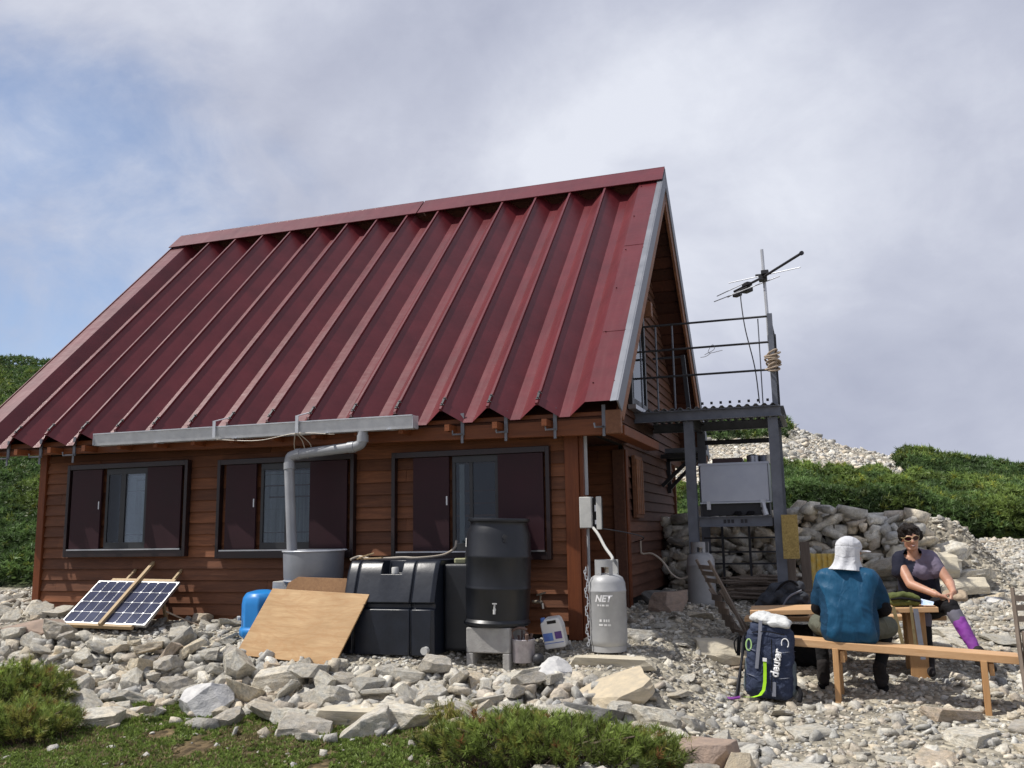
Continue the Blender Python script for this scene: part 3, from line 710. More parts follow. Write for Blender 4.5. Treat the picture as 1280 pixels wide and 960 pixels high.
def grass_tuft(loc, n, L, label, seed):
    r = random.Random(seed); m = MB(); x0, y0 = loc; z0 = H(x0, y0); V, F, C = [], [], []
    for i in range(n):
        a = r.uniform(0, 6.28); q = r.random() ** .5 * .12; b = Vector((x0 + q * cos(a), y0 + q * sin(a), z0 - .01)); ln = L * r.uniform(.6, 1.1); out = r.uniform(.25, .95)
        d = Vector((cos(a), sin(a), 0)); s = Vector((-sin(a), cos(a), 0)) * .0028; k = len(V)
        p1 = b + d * ln * out * .35 + Vector((0, 0, ln * .55)); p2 = b + d * ln * out + Vector((0, 0, ln * (.75 - .45 * out)))
        V += [b - s, b + s, p1 + s * .8, p1 - s * .8, p1 - s * .8, p1 + s * .8, p2, p2]; F += [(k, k+1, k+2, k+3), (k+4, k+5, k+6, k+7)]
        c = np.array([.22, .23, .05]) * r.uniform(.6, 1.25) if r.random() < .75 else np.array([.34, .27, .11])
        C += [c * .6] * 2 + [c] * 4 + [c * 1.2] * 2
    V2 = np.array([tuple(p) for p in V]); F2 = np.array([(f[0], f[1], f[2]) for f in F] + [(f[0], f[2], f[3]) for f in F])
    o = np_mesh('grass_tuft', V2, F2, np.array(C), M['leaf'], 'thing', label, 'grass', None, (x0, y0, z0))
    tag(o, group='grass tufts among the rocks')
grass_tuft((-1.02, -1.62), 460, .30, 'yellow green tuft of arching grass under the rock bank', 1)
grass_tuft((-.50, -1.62), 160, .20, 'short yellow grass tuft between rocks and the middle dwarf pine', 2)
grass_tuft((-1.0, -2.0), 150, .18, 'dry straw coloured grass tuft left of the middle dwarf pine', 3)

# ------------------------------------------------------------------ sky, sun, camera
SUN = Vector((-.62, -.26, 1.0)).normalized()
def world():
    w = bpy.data.worlds.new('World'); S.world = w; w.use_nodes = True; t = w.node_tree; t.nodes.clear()
    out = nd(t, 'ShaderNodeOutputWorld'); tc = nd(t, 'ShaderNodeTexCoord'); dirn = tc.outputs['Generated']
    sky = nd(t, 'ShaderNodeTexSky'); sky.sky_type = 'NISHITA'; sky.sun_disc = False
    sky.sun_elevation = math.asin(SUN.z); sky.sun_rotation = math.atan2(SUN.x, SUN.y); sky.altitude = 2000; sky.air_density = 1.0; sky.dust_density = .6; sky.ozone_density = 1.6
    bs = nd(t, 'ShaderNodeBackground'); bs.inputs[1].default_value = .15; t.links.new(sky.outputs[0], bs.inputs[0])
    def blob(d, a, b):     # soft patch of sky around one compass direction
        v = nd(t, 'ShaderNodeVectorMath', operation='DOT_PRODUCT'); t.links.new(dirn, v.inputs[0]); v.inputs[1].default_value = Vector(d).normalized()
        m = nd(t, 'ShaderNodeMapRange', interpolation_type='SMOOTHSTEP'); t.links.new(v.outputs['Value'], m.inputs[0]); m.inputs[1].default_value = a; m.inputs[2].default_value = b
        return m.outputs[0]
    mp = nd(t, 'ShaderNodeMapping'); mp.inputs['Scale'].default_value = (1, 1, 1.45); t.links.new(dirn, mp.inputs[0])
    n1 = noise(t, mp.outputs[0], 3.1, 9, .55, .35); n2 = noise(t, mp.outputs[0], 2.2, 8, .55, .25); n3 = noise(t, mp.outputs[0], 7.5, 9, .62, .4)
    hole = math_(t, 'MULTIPLY', blob(SKYDIR['blue'], .93, 1.0), 1.0)
    hole2 = math_(t, 'MULTIPLY', blob(SKYDIR['blue2'], .95, 1.0), .6)
    cov = math_(t, 'ADD', math_(t, 'MULTIPLY', n1, 1.5), math_(t, 'MULTIPLY', n3, .75))
    cov = math_(t, 'ADD', cov, .05)
    cov = math_(t, 'SUBTRACT', cov, math_(t, 'ADD', math_(t, 'MULTIPLY', hole, .62), math_(t, 'MULTIPLY', hole2, .25)))
    mr = nd(t, 'ShaderNodeMapRange', interpolation_type='SMOOTHSTEP'); t.links.new(cov, mr.inputs[0]); mr.inputs[1].default_value = .10; mr.inputs[2].default_value = .85; mr.inputs[3].default_value = .25
    br = math_(t, 'ADD', math_(t, 'MULTIPLY', n2, .95), math_(t, 'MULTIPLY', n3, .22))
    br = math_(t, 'SUBTRACT', br, .045)
    br = math_(t, 'ADD', br, math_(t, 'MULTIPLY', blob(SKYDIR['white1'], .90, .99), .14))
    br = math_(t, 'ADD', br, math_(t, 'MULTIPLY', blob(SKYDIR['white2'], .965, .999), .17))
    br = math_(t, 'ADD', br, math_(t, 'MULTIPLY', blob(SKYDIR['low'], .88, .995), .09))
    br = math_(t, 'SUBTRACT', br, math_(t, 'MULTIPLY', blob(SKYDIR['dark'], .90, .99), .06))
    cc = ramp(t, br, [(.30, (.34, .365, .47)), (.46, (.44, .47, .59)), (.62, (.555, .585, .70)), (.82, (.78, .81, .90))])
    bc = nd(t, 'ShaderNodeBackground'); t.links.new(cc, bc.inputs[0]); bc.inputs[1].default_value = 1.0
    mx = nd(t, 'ShaderNodeMixShader'); t.links.new(mr.outputs[0], mx.inputs[0]); t.links.new(bs.outputs[0], mx.inputs[1]); t.links.new(bc.outputs[0], mx.inputs[2])
    t.links.new(mx.outputs[0], out.inputs[0])
SKYDIR = {'blue': (-.676, .687, .266), 'blue2': (-.700, .637, .323), 'white1': (-.515, .745, .423), 'white2': (-.115, .920, .374), 'low': (.069, .987, .142), 'dark': (-.270, .825, .497)}
world()
l = bpy.data.lights.new('sun', 'SUN'); l.energy = 5.0; l.angle = R(.53); l.color = (1, .955, .89)
lo = bpy.data.objects.new('sun', l); COL.objects.link(lo); lo.rotation_euler = SUN.to_track_quat('Z', 'Y').to_euler(); lo.location = (-6, -6, 14)
cam = bpy.data.cameras.new('camera'); cam.lens = 31.53; cam.sensor_width = 36; cam.clip_end = 2000; cam.clip_start = .05
co = bpy.data.objects.new('camera', cam); COL.objects.link(co)
yaw, pit, rol = .3235, .1613, -.0172
fwd = Vector((-sin(yaw) * cos(pit), cos(yaw) * cos(pit), sin(pit))); rt = Vector((cos(yaw), sin(yaw), 0)); up = rt.cross(fwd)
rt, up = rt * cos(rol) + up * sin(rol), up * cos(rol) - rt * sin(rol)
co.matrix_world = Matrix.Translation((1.702, -8.124, 1.5)) @ Matrix((rt, up, -fwd)).transposed().to_4x4()
S.camera = co
S.view_settings.view_transform = 'Standard'; S.view_settings.look = 'None'; S.view_settings.exposure = 0
S.render.film_transparent = False

# ================================================================== THE HUT
hut = thing('mountain_hut', 'brown timber mountain hut with a steep dark red folded metal roof', 'hut', (-3.8, 3.7, .45))
EZ, SL, RD = 2.675, .993, 3.711; SN = 1 / math.hypot(1, SL)
def rp(x, v, h, back=False):
    y = v * SN - h * SL * SN; z = EZ + v * SL * SN + h * SN
    return Vector((x, 7.422 - y if back else y, z))
VL = RD / SN
prof = [(-8.0, 0), (-7.74, 0), (-7.62, -.15), (-7.46, -.15)]
ridges = [-7.25 + .498 * k for k in range(14)]
for k, x in enumerate(ridges):
    prof += [(x - .016, 0), (x + .016, 0), (x + .19, -.16), (x + .295, -.16)]
prof += [(-.305, 0), (0, 0)]
for back in (False, True):
    mb = MB(); nv = 14
    vs = [rp(x, v, h, back) for v in np.linspace(0, VL - .02, nv) for x, h in prof]; n = len(prof)
    mb.add(vs, [(j * n + i, j * n + i + 1, (j + 1) * n + i + 1, (j + 1) * n + i) for j in range(nv - 1) for i in range(n - 1)])
    for x in ridges:   # standing seam on each fold
        mb.loft([rp(x - .013, 0, -.003, back), rp(x + .013, 0, -.003, back), rp(x + .013, 0, .028, back), rp(x - .013, 0, .028, back)],
                [rp(x - .013, VL - .1, -.003, back), rp(x + .013, VL - .1, -.003, back), rp(x + .013, VL - .1, .028, back), rp(x - .013, VL - .1, .028, back)])
    roof = obj('roof', mb, M['roof'], hut, fix=False) if not back else obj('rear_roof', mb, M['roof'], hut, fix=False)
    if not back:
        front_roof = roof
        for x in ridges:
            cl = MB().span((x - .008, -.0, 0), (x + .008, .001, .001)); cl = MB().bar(rp(x, .05, .03), rp(x, .18, .03), .022, .012, (0, -.7, .7))
            for v in (.07, .16):
                cl.tube([rp(x - .022, v, .02), rp(x + .022, v, .02)], .007, 6); cl.tube([rp(x, v, .01), rp(x, v, .045)], .006, 6)
            obj('seam_bolts', cl, M['darksteel'], roof)
        st = MB()
        for k in range(14):  # turned up valley ends under the cap
            x = ridges[k]; st.poly([rp(x + .19, VL - .60, -.158), rp(x + .295, VL - .60, -.158), rp(x + .46, VL - .34, -.01), rp(x + .05, VL - .34, -.01)])
        # tinned edge at the eave end of the sheet
        for k in range(14):
            x = ridges[k]; ed = MB().loft([rp(x + .19, -.006, -.164), rp(x + .295, -.006, -.164), rp(x + .295, .05, -.164), rp(x + .19, .05, -.164)], [rp(x + .19, -.006, -.158), rp(x + .295, -.006, -.158), rp(x + .295, .05, -.158), rp(x + .19, .05, -.158)])
            obj('eave_edge', ed, M['roof'], roof)
        sc = MB()
        for v in np.arange(.3, VL, .9):
            for x in (-.06, -.27): sc.tube([rp(x, v, 0), rp(x, v, .012)], .008, 6)
        for v in np.arange(1.2, VL, 1.9): sc.loft([rp(-.30, v, .001), rp(0, v, .001), rp(0, v + .012, .001), rp(-.30, v + .012, .001)], [rp(-.30, v, .004), rp(0, v, .004), rp(0, v + .012, .004), rp(-.30, v + .012, .004)])
        obj('verge_screws', sc, M['roof'], roof)
# ridge cap
cap = MB()
for a, b in ((-8.03, -3.62), (-3.60, .012)):
    for back in (False, True):
        q = [(0, .03), (0, .045)]
        cap.loft([rp(a, VL - .36, .03, back), rp(b, VL - .36, .03, back), rp(b, VL + .035, .03, back), rp(a, VL + .035, .03, back)],
                 [rp(a, VL - .36, .042, back), rp(b, VL - .36, .042, back), rp(b, VL + .045, .042, back), rp(a, VL + .045, .042, back)])
obj('ridge_cap', cap, M['roof'], hut)
deck = MB()
for back in (False, True):
    deck.loft([rp(-7.95, .02, -.20, back), rp(-.04, .02, -.20, back), rp(-.04, VL - .02, -.20, back), rp(-7.95, VL - .02, -.20, back)],
              [rp(-7.95, .02, -.25, back), rp(-.04, .02, -.25, back), rp(-.04, VL - .07, -.25, back), rp(-7.95, VL - .07, -.25, back)])
    for v in np.arange(.25, VL - .2, .19): deck.loft([rp(-.40, v, -.25, back), rp(-.05, v, -.25, back), rp(-.05, v + .165, -.25, back), rp(-.40, v + .165, -.25, back)],
                                                     [rp(-.40, v, -.262, back), rp(-.05, v, -.262, back), rp(-.05, v + .165, -.262, back), rp(-.40, v + .165, -.262, back)])
obj('roof_deck', deck, M['soffit'], hut)
for back in (False, True):
    fl = MB()
    fl.loft([rp(.002, -.02, .012, back), rp(.002, VL + .03, .012, back), rp(.002, VL - .16, -.17, back), rp(.002, .04, -.17, back)], [rp(.018, -.02, .012, back), rp(.018, VL + .03, .012, back), rp(.018, VL - .16, -.17, back), rp(.018, .04, -.17, back)])
    fl.loft([rp(.002, -.02, .010, back), rp(.002, VL + .02, .010, back), rp(-.06, VL + .02, .006, back), rp(-.06, -.02, .006, back)], [rp(.002, -.02, .014, back), rp(.002, VL + .02, .014, back), rp(-.06, VL + .02, .010, back), rp(-.06, -.02, .010, back)])
    obj('verge_flashing', fl, M['galv_flat'], hut)
    bb = MB()
    bb.loft([rp(-.035, .05, -.14, back), rp(-.035, VL - .12, -.14, back), rp(-.035, VL - .30, -.33, back), rp(-.035, .10, -.33, back)], [rp(0, .05, -.14, back), rp(0, VL - .12, -.14, back), rp(0, VL - .30, -.33, back), rp(0, .10, -.33, back)])
    obj('barge_board', bb, M['barge'], hut)
    fl2 = MB()
    fl2.loft([rp(-8.018, -.02, .012, back), rp(-8.018, VL + .03, .012, back), rp(-8.018, VL - .25, -.25, back), rp(-8.018, .06, -.25, back)], [rp(-8.002, -.02, .012, back), rp(-8.002, VL + .03, .012, back), rp(-8.002, VL - .25, -.25, back), rp(-8.002, .06, -.25, back)])
    obj('verge_flashing', fl2, M['roof'], hut)
# eave beam
fb = MB(); x0, x1 = -7.98, -.02
fb.loft([(x0, .17, 2.49), (x1, .17, 2.375), (x1, .17, 2.60), (x0, .17, 2.62)], [(x0, .26, 2.49), (x1, .26, 2.375), (x1, .26, 2.62), (x0, .26, 2.64)])
obj('eave_beam', fb, M['fascia'], hut, bevel=.004)
obj('beam_end', MB().span((-.135, .09, 2.375), (.012, .168, 2.60)), M['barge'], hut, bevel=.006)
obj('beam_end', MB().span((-.135, .262, 2.375), (.012, 2.2, 2.47)), M['fascia'], hut, bevel=.006)
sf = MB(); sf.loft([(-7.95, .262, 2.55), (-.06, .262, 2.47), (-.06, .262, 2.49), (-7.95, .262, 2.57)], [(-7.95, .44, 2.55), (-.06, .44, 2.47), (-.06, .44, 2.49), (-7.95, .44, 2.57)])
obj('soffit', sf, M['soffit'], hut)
for x in np.arange(-7.7, -.3, .498): obj('rafter_end', MB().span((x, -.02, 2.47), (x + .05, .165, 2.535)), M['fascia'], hut)

def siding_x(mb, x0, x1, z0, z1, y, bh=.126, thick=.022, lap=.012):
    z = z0
    while z < z1 - .01:
        h = min(bh, z1 - z); 
        # staggered butt joints
        a = x0; cuts = sorted([x0] + [x0 + ((z * 37.7) % 1) * 2.2 + k * 2.9 for k in range(int((x1 - x0) / 2.9) + 1)] + [x1]); cuts = [c for c in cuts if x0 <= c <= x1]
        for a, b in zip(cuts[:-1], cuts[1:]):
            if b - a < .02: continue
            j = rnd.uniform(-.003, .003)
            mb.loft([(a, y, z + .004), (a, y - thick - lap + j, z + .004), (a, y - thick * .45 + j, z + h + .004), (a, y, z + h + .004)], [(b - .003, y, z + .004), (b - .003, y - thick - lap + j, z + .004), (b - .003, y - thick * .45 + j, z + h + .004), (b - .003, y, z + h + .004)])
        z += bh
def siding_y(mb, rows, x, bh=.126, thick=.022, lap=.012):
    for y0, y1, y0t, y1t, z, h in rows:
        mb.loft([(x, y0, z + .004), (x + thick + lap, y0, z + .004), (x + thick * .45, y0t, z + h + .004), (x, y0t, z + h + .004)], [(x, y1, z + .004), (x + thick + lap, y1, z + .004), (x + thick * .45, y1t, z + h + .004), (x, y1t, z + h + .004)])
wall = MB(); siding_x(wall, -7.12, -.60, .50, 2.47, .45); wf = obj('front_wall', wall, M['siding'], hut)
obj('wall_core', MB().span((-7.14, .452, .30), (-.62, .55, 2.52)), M['black'], wf)
obj('foundation', MB().span((-7.08, .47, .15), (-.66, .9, .499)), M['black'], hut)  # black block paints in the dark recessed gap below the siding
# side returns, rear and gable
rw = MB(); siding_x(rw, -.97, -.45, .62, 2.45, 2.16); rec = obj('porch_wall', rw, M['siding'], hut)
obj('wall_core', MB().span((-1.0, 2.162, .45), (-.46, 2.22, 2.46)), M['black'], rec)
obj('porch_side_wall', MB().span((-1.03, .55, .4), (-.975, 2.16, 2.47)), M['siding_y'], hut)
obj('porch_ceiling', MB().span((-1.03, .46, 2.475), (-.06, 2.22, 2.51)), M['soffit'], hut)
gw = MB(); rows = []
z = .70
while z < 2.44: rows.append((2.22, 5.9, 2.22, 5.9, z, .126)); z += .126
z = 2.46
while z < 5.95:
    h = .126; a0 = (z - EZ + .30) / SL; a1 = (z + h - EZ + .30) / SL; a0 = max(.46, a0); a1 = max(.46, a1)
    if a1 > 3.68: break
    rows.append((a0, 7.422 - a0, a1, 7.422 - a1, z, h)); z += h
siding_y(gw, rows, -.42); gwo = obj('gable_wall', gw, M['siding_y'], hut)
core = MB(); core.span((-.48, 2.22, .45), (-.423, 5.9, 2.455)); core.loft([(-.48, .46, 2.46), (-.48, 6.96, 2.46), (-.48, 3.711, 5.98)], [(-.423, .46, 2.46), (-.423, 6.96, 2.46), (-.423, 3.711, 5.98)])
obj('wall_core', core, M['black'], gwo)
obj('end_wall', MB().span((-7.2, .56, .4), (-7.14, 6.9, 2.5)), M['siding_y'], hut)
eg = MB(); eg.loft([(-7.2, .46, 2.5), (-7.2, 6.96, 2.5), (-7.2, 3.711, 5.95)], [(-7.14, .46, 2.5), (-7.14, 6.96, 2.5), (-7.14, 3.711, 5.95)]); obj('end_gable', eg, M['siding_y'], hut)
obj('rear_wall', MB().span((-7.13, 5.9, .6), (-.50, 5.96, 2.6)), M['siding'], hut)
obj('rear_corner_board', MB().span((-.44, 5.905, .55), (-.36, 5.965, 2.45)), M['siding'], hut)
for (a, b, m_) in (((-7.225, .395, .45), (-7.125, .56, 2.52), 'post'), ((-.625, .39, .455), (-.485, .56, 2.40), 'post'), ((-.482, .41, .455), (-.445, .56, 2.40), 'post'), ((-.52, 2.10, .55), (-.385, 2.218, 2.40), 'siding_y'), ((-.383, 2.13, .55), (-.362, 2.25, 2.40), 'post')):  # thin brighter strip at the rear corner paints that post's lit edge
    obj('post', MB().span(a, b), M[m_], hut, bevel=.005)
pur = MB().span((-.42, 2.45, 4.03), (-.05, 2.56, 4.21)); obj('purlin_end', pur, M['barge'], hut, bevel=.006)
# narrow slatted shutter on the gable wall
sh = MB().span((-.375, 2.52, 1.62), (-.335, 3.0, 2.36))
for k in range(4): sh.span((-.334, 2.545 + k * .115, 1.66), (-.318, 2.62 + k * .115, 2.32))
obj('gable_shutter', sh, M['barge'], hut, bevel=.003)
# upper door onto the platform
dr = MB().span((-.385, 2.55, 2.98), (-.34, 2.63, 4.0)).span((-.385, 3.52, 2.98), (-.34, 3.60, 4.75)).span((-.385, 2.63, 3.0), (-.34, 3.52, 3.07))
ud = obj('upper_door', MB().span((-.386, 2.64, 3.08), (-.372, 3.51, 3.95)), M['curtain'], hut)
obj('frame', dr, M['sash'], ud); obj('pane', MB().span((-.362, 2.64, 3.08), (-.357, 3.51, 3.95)), M['glass'], ud)
obj('sill', MB().span((-.385, 2.5, 2.92), (-.29, 3.62, 2.972)), M['alu'], ud)

def window(x0, x1, z0, z1, sl, wn, sr, pane_cuts, slide=False, curtain=True):
    W = x1 - x0; fx = lambda f: x0 + f * W
    w = obj('window', MB().span((fx(wn[0]) + .002, .418, z0 + .06), (fx(wn[1]) - .002, .426, z1 - .09)), M['curtain'] if curtain else pbr('dim_room', (.07, .075, .085), (.02, .02, .025), 2, .7), hut)
    fr = MB(); y0, y1 = .345, .418
    fr.span((x0 - .04, y0, z0 - .09), (x0, y1, z1 + .06)).span((x1, y0, z0 - .09), (x1 + .04, y1, z1 + .06)).span((x0, y0, z1), (x1, y1, z1 + .06)).span((x0, y0, z0 - .09), (x1, y1, z0 - .015))
    obj('frame', fr, M['darkwood'], w, bevel=.004)
    obj('sill_rail', MB().span((x0 + .02, .335, z0 - .013), (x1 - .02, .37, z0 + .002)), M['alu'], w)
    sa = MB(); ya, yb = .388, .416
    a, b = fx(wn[0]), fx(wn[1]); sa.span((a, ya, z0 + .005), (b, yb, z0 + .075)).span((a, ya, z1 - .07), (b, yb, z1 - .002))
    for c in [a] + [fx(p) for p in pane_cuts] + [b - .035]: sa.span((c, ya, z0 + .076), (c + .035, yb, z1 - .071))
    obj('sash', sa, M['sash'], w, bevel=.002)
    obj('pane', MB().span((a + .01, .398, z0 + .07), (b - .01, .402, z1 - .07)), M['glass'], w)
    for s, yy in ((sl, .356), (sr, .350)):
        p = MB().span((fx(s[0]), yy, z0 + .004), (fx(s[1]), yy + .026, z1 - .004))
        so = obj('shutter', p, M['shutter'], w, bevel=.003)
    obj('shutter_pull', MB().span((fx(sl[1]) - .03, .350, z0 + .46), (fx(sl[1]) - .015, .3555, z0 + .55)), M['alu'], w)
    return w
window(-6.71, -5.07, 1.36, 2.29, (.02, .285), (.31, .67), (.685, .975), (.44, .46))
window(-4.59, -2.96, 1.335, 2.27, (.045, .285), (.31, .72), (.70, .975), (.50,), False, True)
window(-2.44, -.81, 1.30, 2.255, (.125, .37), (.385, .69), (.695, .985), (.50,), True, False)
obj('curtain_strip', MB().span((-1.74, .4035, 1.38), (-1.685, .41, 2.17)), M['white'], hut)
# gutter, brackets, downpipe
gt = MB(); gx0, gx1 = -5.94, -2.02
def gsec(x, dz): return [(x, .02, 2.675 + dz), (x, -.005, 2.675 + dz), (x, -.012, 2.555 + dz), (x, -.10, 2.553 + dz), (x, -.118, 2.675 + dz), (x, -.137, 2.675 + dz), (x, -.137, 2.664 + dz), (x, -.126, 2.663 + dz), (x, -.108, 2.541 + dz), (x, .0, 2.541 + dz)]
gt.loft(gsec(gx0, -.03), gsec(gx1, -.035)); gt.span((gx0 - .006, -.128, 2.515), (gx0 - .001, .0, 2.64)); gt.span((gx1 + .001, -.128, 2.51), (gx1 + .006, .0, 2.635))
gut = obj('gutter', gt, M['galv'], hut)
for x in (-5.1, -4.1, -3.0, -2.3): obj('gutter_clip', MB().span((x, -.142, 2.502), (x + .03, -.02, 2.508)), M['galv'], hut)
for x in (-4.34, -3.33):
    obj('gutter_strap', MB().span((x, -.150, 2.52), (x + .035, -.142, 2.70)).bar((x + .017, -.146, 2.695), rp(x + .017, .20, -.05), .035, .008, (0, -.7, .7)), M['galv'], hut)
for x in (-7.5, -7.0, -6.5, -1.62, -1.16, -.66, -.18):
    hk = MB().span((x, .15, 2.44), (x + .035, .166, 2.66)).tube([(x + .017, .15, 2.45), (x - .05, .06, 2.44), (x - .055, .06, 2.48)], .010, 6).span((x + .004, .142, 2.36), (x + .03, .15, 2.44))
    obj('gutter_hook', hk, M['galv_flat'], hut)
dp = MB(); dp.tube([(-2.60, -.06, 2.51), (-2.60, -.06, 2.44)] + curve([(-2.60, -.06, 2.42), (-2.63, -.06, 2.375), (-2.70, -.055, 2.355)], 5) + [(-3.40, .0, 2.315)] + curve([(-3.42, .0, 2.31), (-3.475, .005, 2.29), (-3.49, .005, 2.22)], 5) + [(-3.37, -.08, 1.20)], .052, 14)
dpo = obj('downpipe', dp, M['pvc'], hut, smooth='auto')
for a, b in (((-2.60, -.06, 2.47), (-2.60, -.06, 2.40)), ((-2.69, -.056, 2.357), (-2.76, -.053, 2.352)), ((-3.34, -.004, 2.319), (-3.40, 0, 2.315)), ((-3.489, .004, 2.23), (-3.48, -.002, 2.16))):
    jn = MB().tube([a, b], .058, 14); obj('pipe_joint', jn, M['pvc'], dpo, smooth='auto')
obj('tie_wire', MB().tube(curve([(-3.33, -.146, 2.53), (-3.30, -.05, 2.44), (-3.27, .0, 2.27), (-3.22, -.02, 2.40), (-3.31, -.146, 2.53)], 6), .005, 5).tube(curve([(-3.33, -.14, 2.53), (-3.40, -.05, 2.42), (-3.43, .03, 2.31)], 6), .005, 5).tube(curve([(-4.3, -.12, 2.50), (-3.8, -.10, 2.47), (-3.33, -.12, 2.52), (-2.9, -.1, 2.49)], 6), .004, 5), M['hose'], dpo)
obj('conduit', MB().tube([(-.40, .36, 2.41), (-.40, .36, 1.82)], .017, 8), M['pvc'], hut)
obj('conduit', MB().tube([(-.40, .36, 1.50), (-.405, .37, .9)], .014, 8), M['pvc'], hut)
# shelf bracket near the far end of the gable wall
bk = MB().bar((-.38, 5.35, 2.50), (.15, 5.35, 2.50), .06, .06).bar((-.38, 5.35, 2.05), (.05, 5.35, 2.47), .05, .05).bar((-.37, 5.35, 2.53), (-.37, 5.35, 2.0), .06, .06)
obj('wall_bracket', MB().bar((-.38, 4.75, 2.50), (.15, 4.75, 2.50), .06, .06).bar((-.38, 4.75, 2.08), (.05, 4.75, 2.47), .05, .05), M['darksteel'], hut)
obj('wall_bracket', bk, M['darksteel'], hut); obj('bracket_shelf', MB().span((-.30, 4.6, 2.535), (.22, 5.45, 2.60)), M['steel'], hut)

# ================================================================== THINGS IN FRONT OF THE HUT
# solar panel leaning on a lath frame
so = thing('solar_panel', 'double blue solar panel tilted on a lath frame before the left window', 'solar panel', (-5.45, -.15, .55))
B0, B1, T0 = Vector((-6.06, -.30, .595)), Vector((-4.96, -.30, .58)), Vector((-6.06, .22, 1.0))
ux = (B1 - B0).normalized(); uy = (T0 - B0); uyl = uy.length; uy.normalize(); un = ux.cross(uy).normalized(); W_ = (B1 - B0).length
sp = lambda a, b, h=0: B0 + ux * a + uy * b + un * h
def slab(mb, a0, a1, b0, b1, h0, h1): return mb.loft([sp(a0, b0, h0), sp(a1, b0, h0), sp(a1, b1, h0), sp(a0, b1, h0)], [sp(a0, b0, h1), sp(a1, b0, h1), sp(a1, b1, h1), sp(a0, b1, h1)])
for s0 in (0, W_ / 2 + .004):
    s1 = s0 + W_ / 2 - .008
    gl_ = obj('solar_module', slab(MB(), s0 + .012, s1 - .012, .012, uyl - .012, .0, .012), M['solar'], so)
    f_ = MB(); slab(f_, s0, s0 + .014, 0, uyl, -.015, .018); slab(f_, s1 - .014, s1, 0, uyl, -.015, .018); slab(f_, s0 + .014, s1 - .014, 0, .014, -.015, .018); slab(f_, s0 + .014, s1 - .014, uyl - .014, uyl, -.015, .018)
    obj('module_frame', f_, M['alu'], gl_)
    g = MB(); cw, ch = (s1 - s0 - .03) / 4, (uyl - .03) / 4
    for i in range(1, 4):
        slab(g, s0 + .015 + cw * i - .0011, s0 + .015 + cw * i + .0011, .015, uyl - .015, .0122, .0136)
        slab(g, s0 + .015, s1 - .015, .015 + ch * i - .0011, .015 + ch * i + .0011, .0124, .0138)
    for i in range(0, 5):
        for j in range(0, 5):
            c = sp(min(max(s0 + .015 + cw * i, s0 + .022), s1 - .022), min(max(.015 + ch * j, .022), uyl - .022), .0145); r_ = .0135
            g.loft([c + ux * r_, c + uy * r_, c - ux * r_, c - uy * r_], [c + ux * r_ + un * .001, c + uy * r_ + un * .001, c - ux * r_ + un * .001, c - uy * r_ + un * .001])
    obj('cell_lines', g, M['alu'], gl_)
lt = MB(); slab(lt, W_ / 2 - .02, W_ / 2 + .02, -.03, uyl + .30, .022, .05)
obj('lath', lt, M['lath'], so)
lt = MB(); slab(lt, .08, W_ - .15, -.035, -.003, -.02, .02); obj('lath', lt, M['lath'], so)
lt = MB(); slab(lt, .16, W_ - .08, uyl + .004, uyl + .04, -.02, .02); obj('lath', lt, M['lath'], so)
for a, d in ((.30, .20), (W_ - .17, .21)): lt = MB(); slab(lt, a - .014, a + .014, .1, uyl + d + .06, -.045, -.021); obj('lath', lt, M['lath'], so)
lg = MB()
for a in (.25, W_ - .25): lg.bar(sp(a, uyl - .05, -.05), (sp(a, uyl - .05).x, .34, .52), .03, .03)
obj('prop', lg, M['lath'], so)

# plywood sheets
def slanted(name, corners, th, m_, label, cat, group=None):
    A = [Vector(c) for c in corners]; n = (A[1] - A[0]).cross(A[-1] - A[0]).normalized()
    o = obj(name, MB().loft(A, [p - n * th for p in A]), m_, None, loc=tuple(A[0]), bevel=.002)
    return tag(o, label, cat, group)
slanted('plywood_sheet', [(-3.53, -.76, .40), (-2.47, -.80, .335), (-2.28, -.50, .935), (-3.32, -.50, .985)], .015, M['ply'], 'large bare plywood sheet leaning before the round galvanised tub', 'plywood', 'plywood sheets by the tub')
slanted('plywood_sheet', [(-3.36, -.45, .62), (-2.45, -.45, .60), (-2.37, -.35, 1.0), (-2.46, -.335, 1.065), (-3.14, -.335, 1.085), (-3.24, -.35, 1.03)], .014, M['ply2'], 'smaller plywood piece showing above the large sheet under the tub', 'plywood', 'plywood sheets by the tub')
# galvanised tub on blocks
tub = thing('galvanised_tub', 'round galvanised metal tub catching the downpipe behind the plywood', 'tub', (-3.16, -.02, 1.03))
obj('shell', MB().lathe([(.285, 1.03), (.292, 1.06), (.295, 1.07), (.305, 1.315), (.309, 1.315), (.305, 1.325), (.297, 1.315), (.285, 1.05), (0, 1.05)], 48, (-3.16, -.02, 0)), M['tubmetal'], tub, smooth='auto')
obj('rim', MB().tube([(-3.16 + .308 * cos(k * pi / 24), -.02 + .308 * sin(k * pi / 24), 1.325) for k in range(49)], .009, 8, False), M['galv'], tub, smooth=True)
obj('bottom_seam', MB().tube([(-3.16 + .292 * cos(k * pi / 24), -.02 + .292 * sin(k * pi / 24), 1.036) for k in range(49)], .009, 8, False), M['galv'], tub, smooth=True)
for k, zz in enumerate((.40, .61, .82)):
    cb = MB()
    for xx in (-3.37, -2.98): cb.span((xx - .19, -.14, zz), (xx + .19, .11, zz + .208))
    tag(obj('concrete_block', cb, M['concrete'], None, loc=(-3.17, 0, zz), bevel=.008), 'concrete block course hidden under the galvanised tub behind the plywood', 'block', 'blocks under the tub')
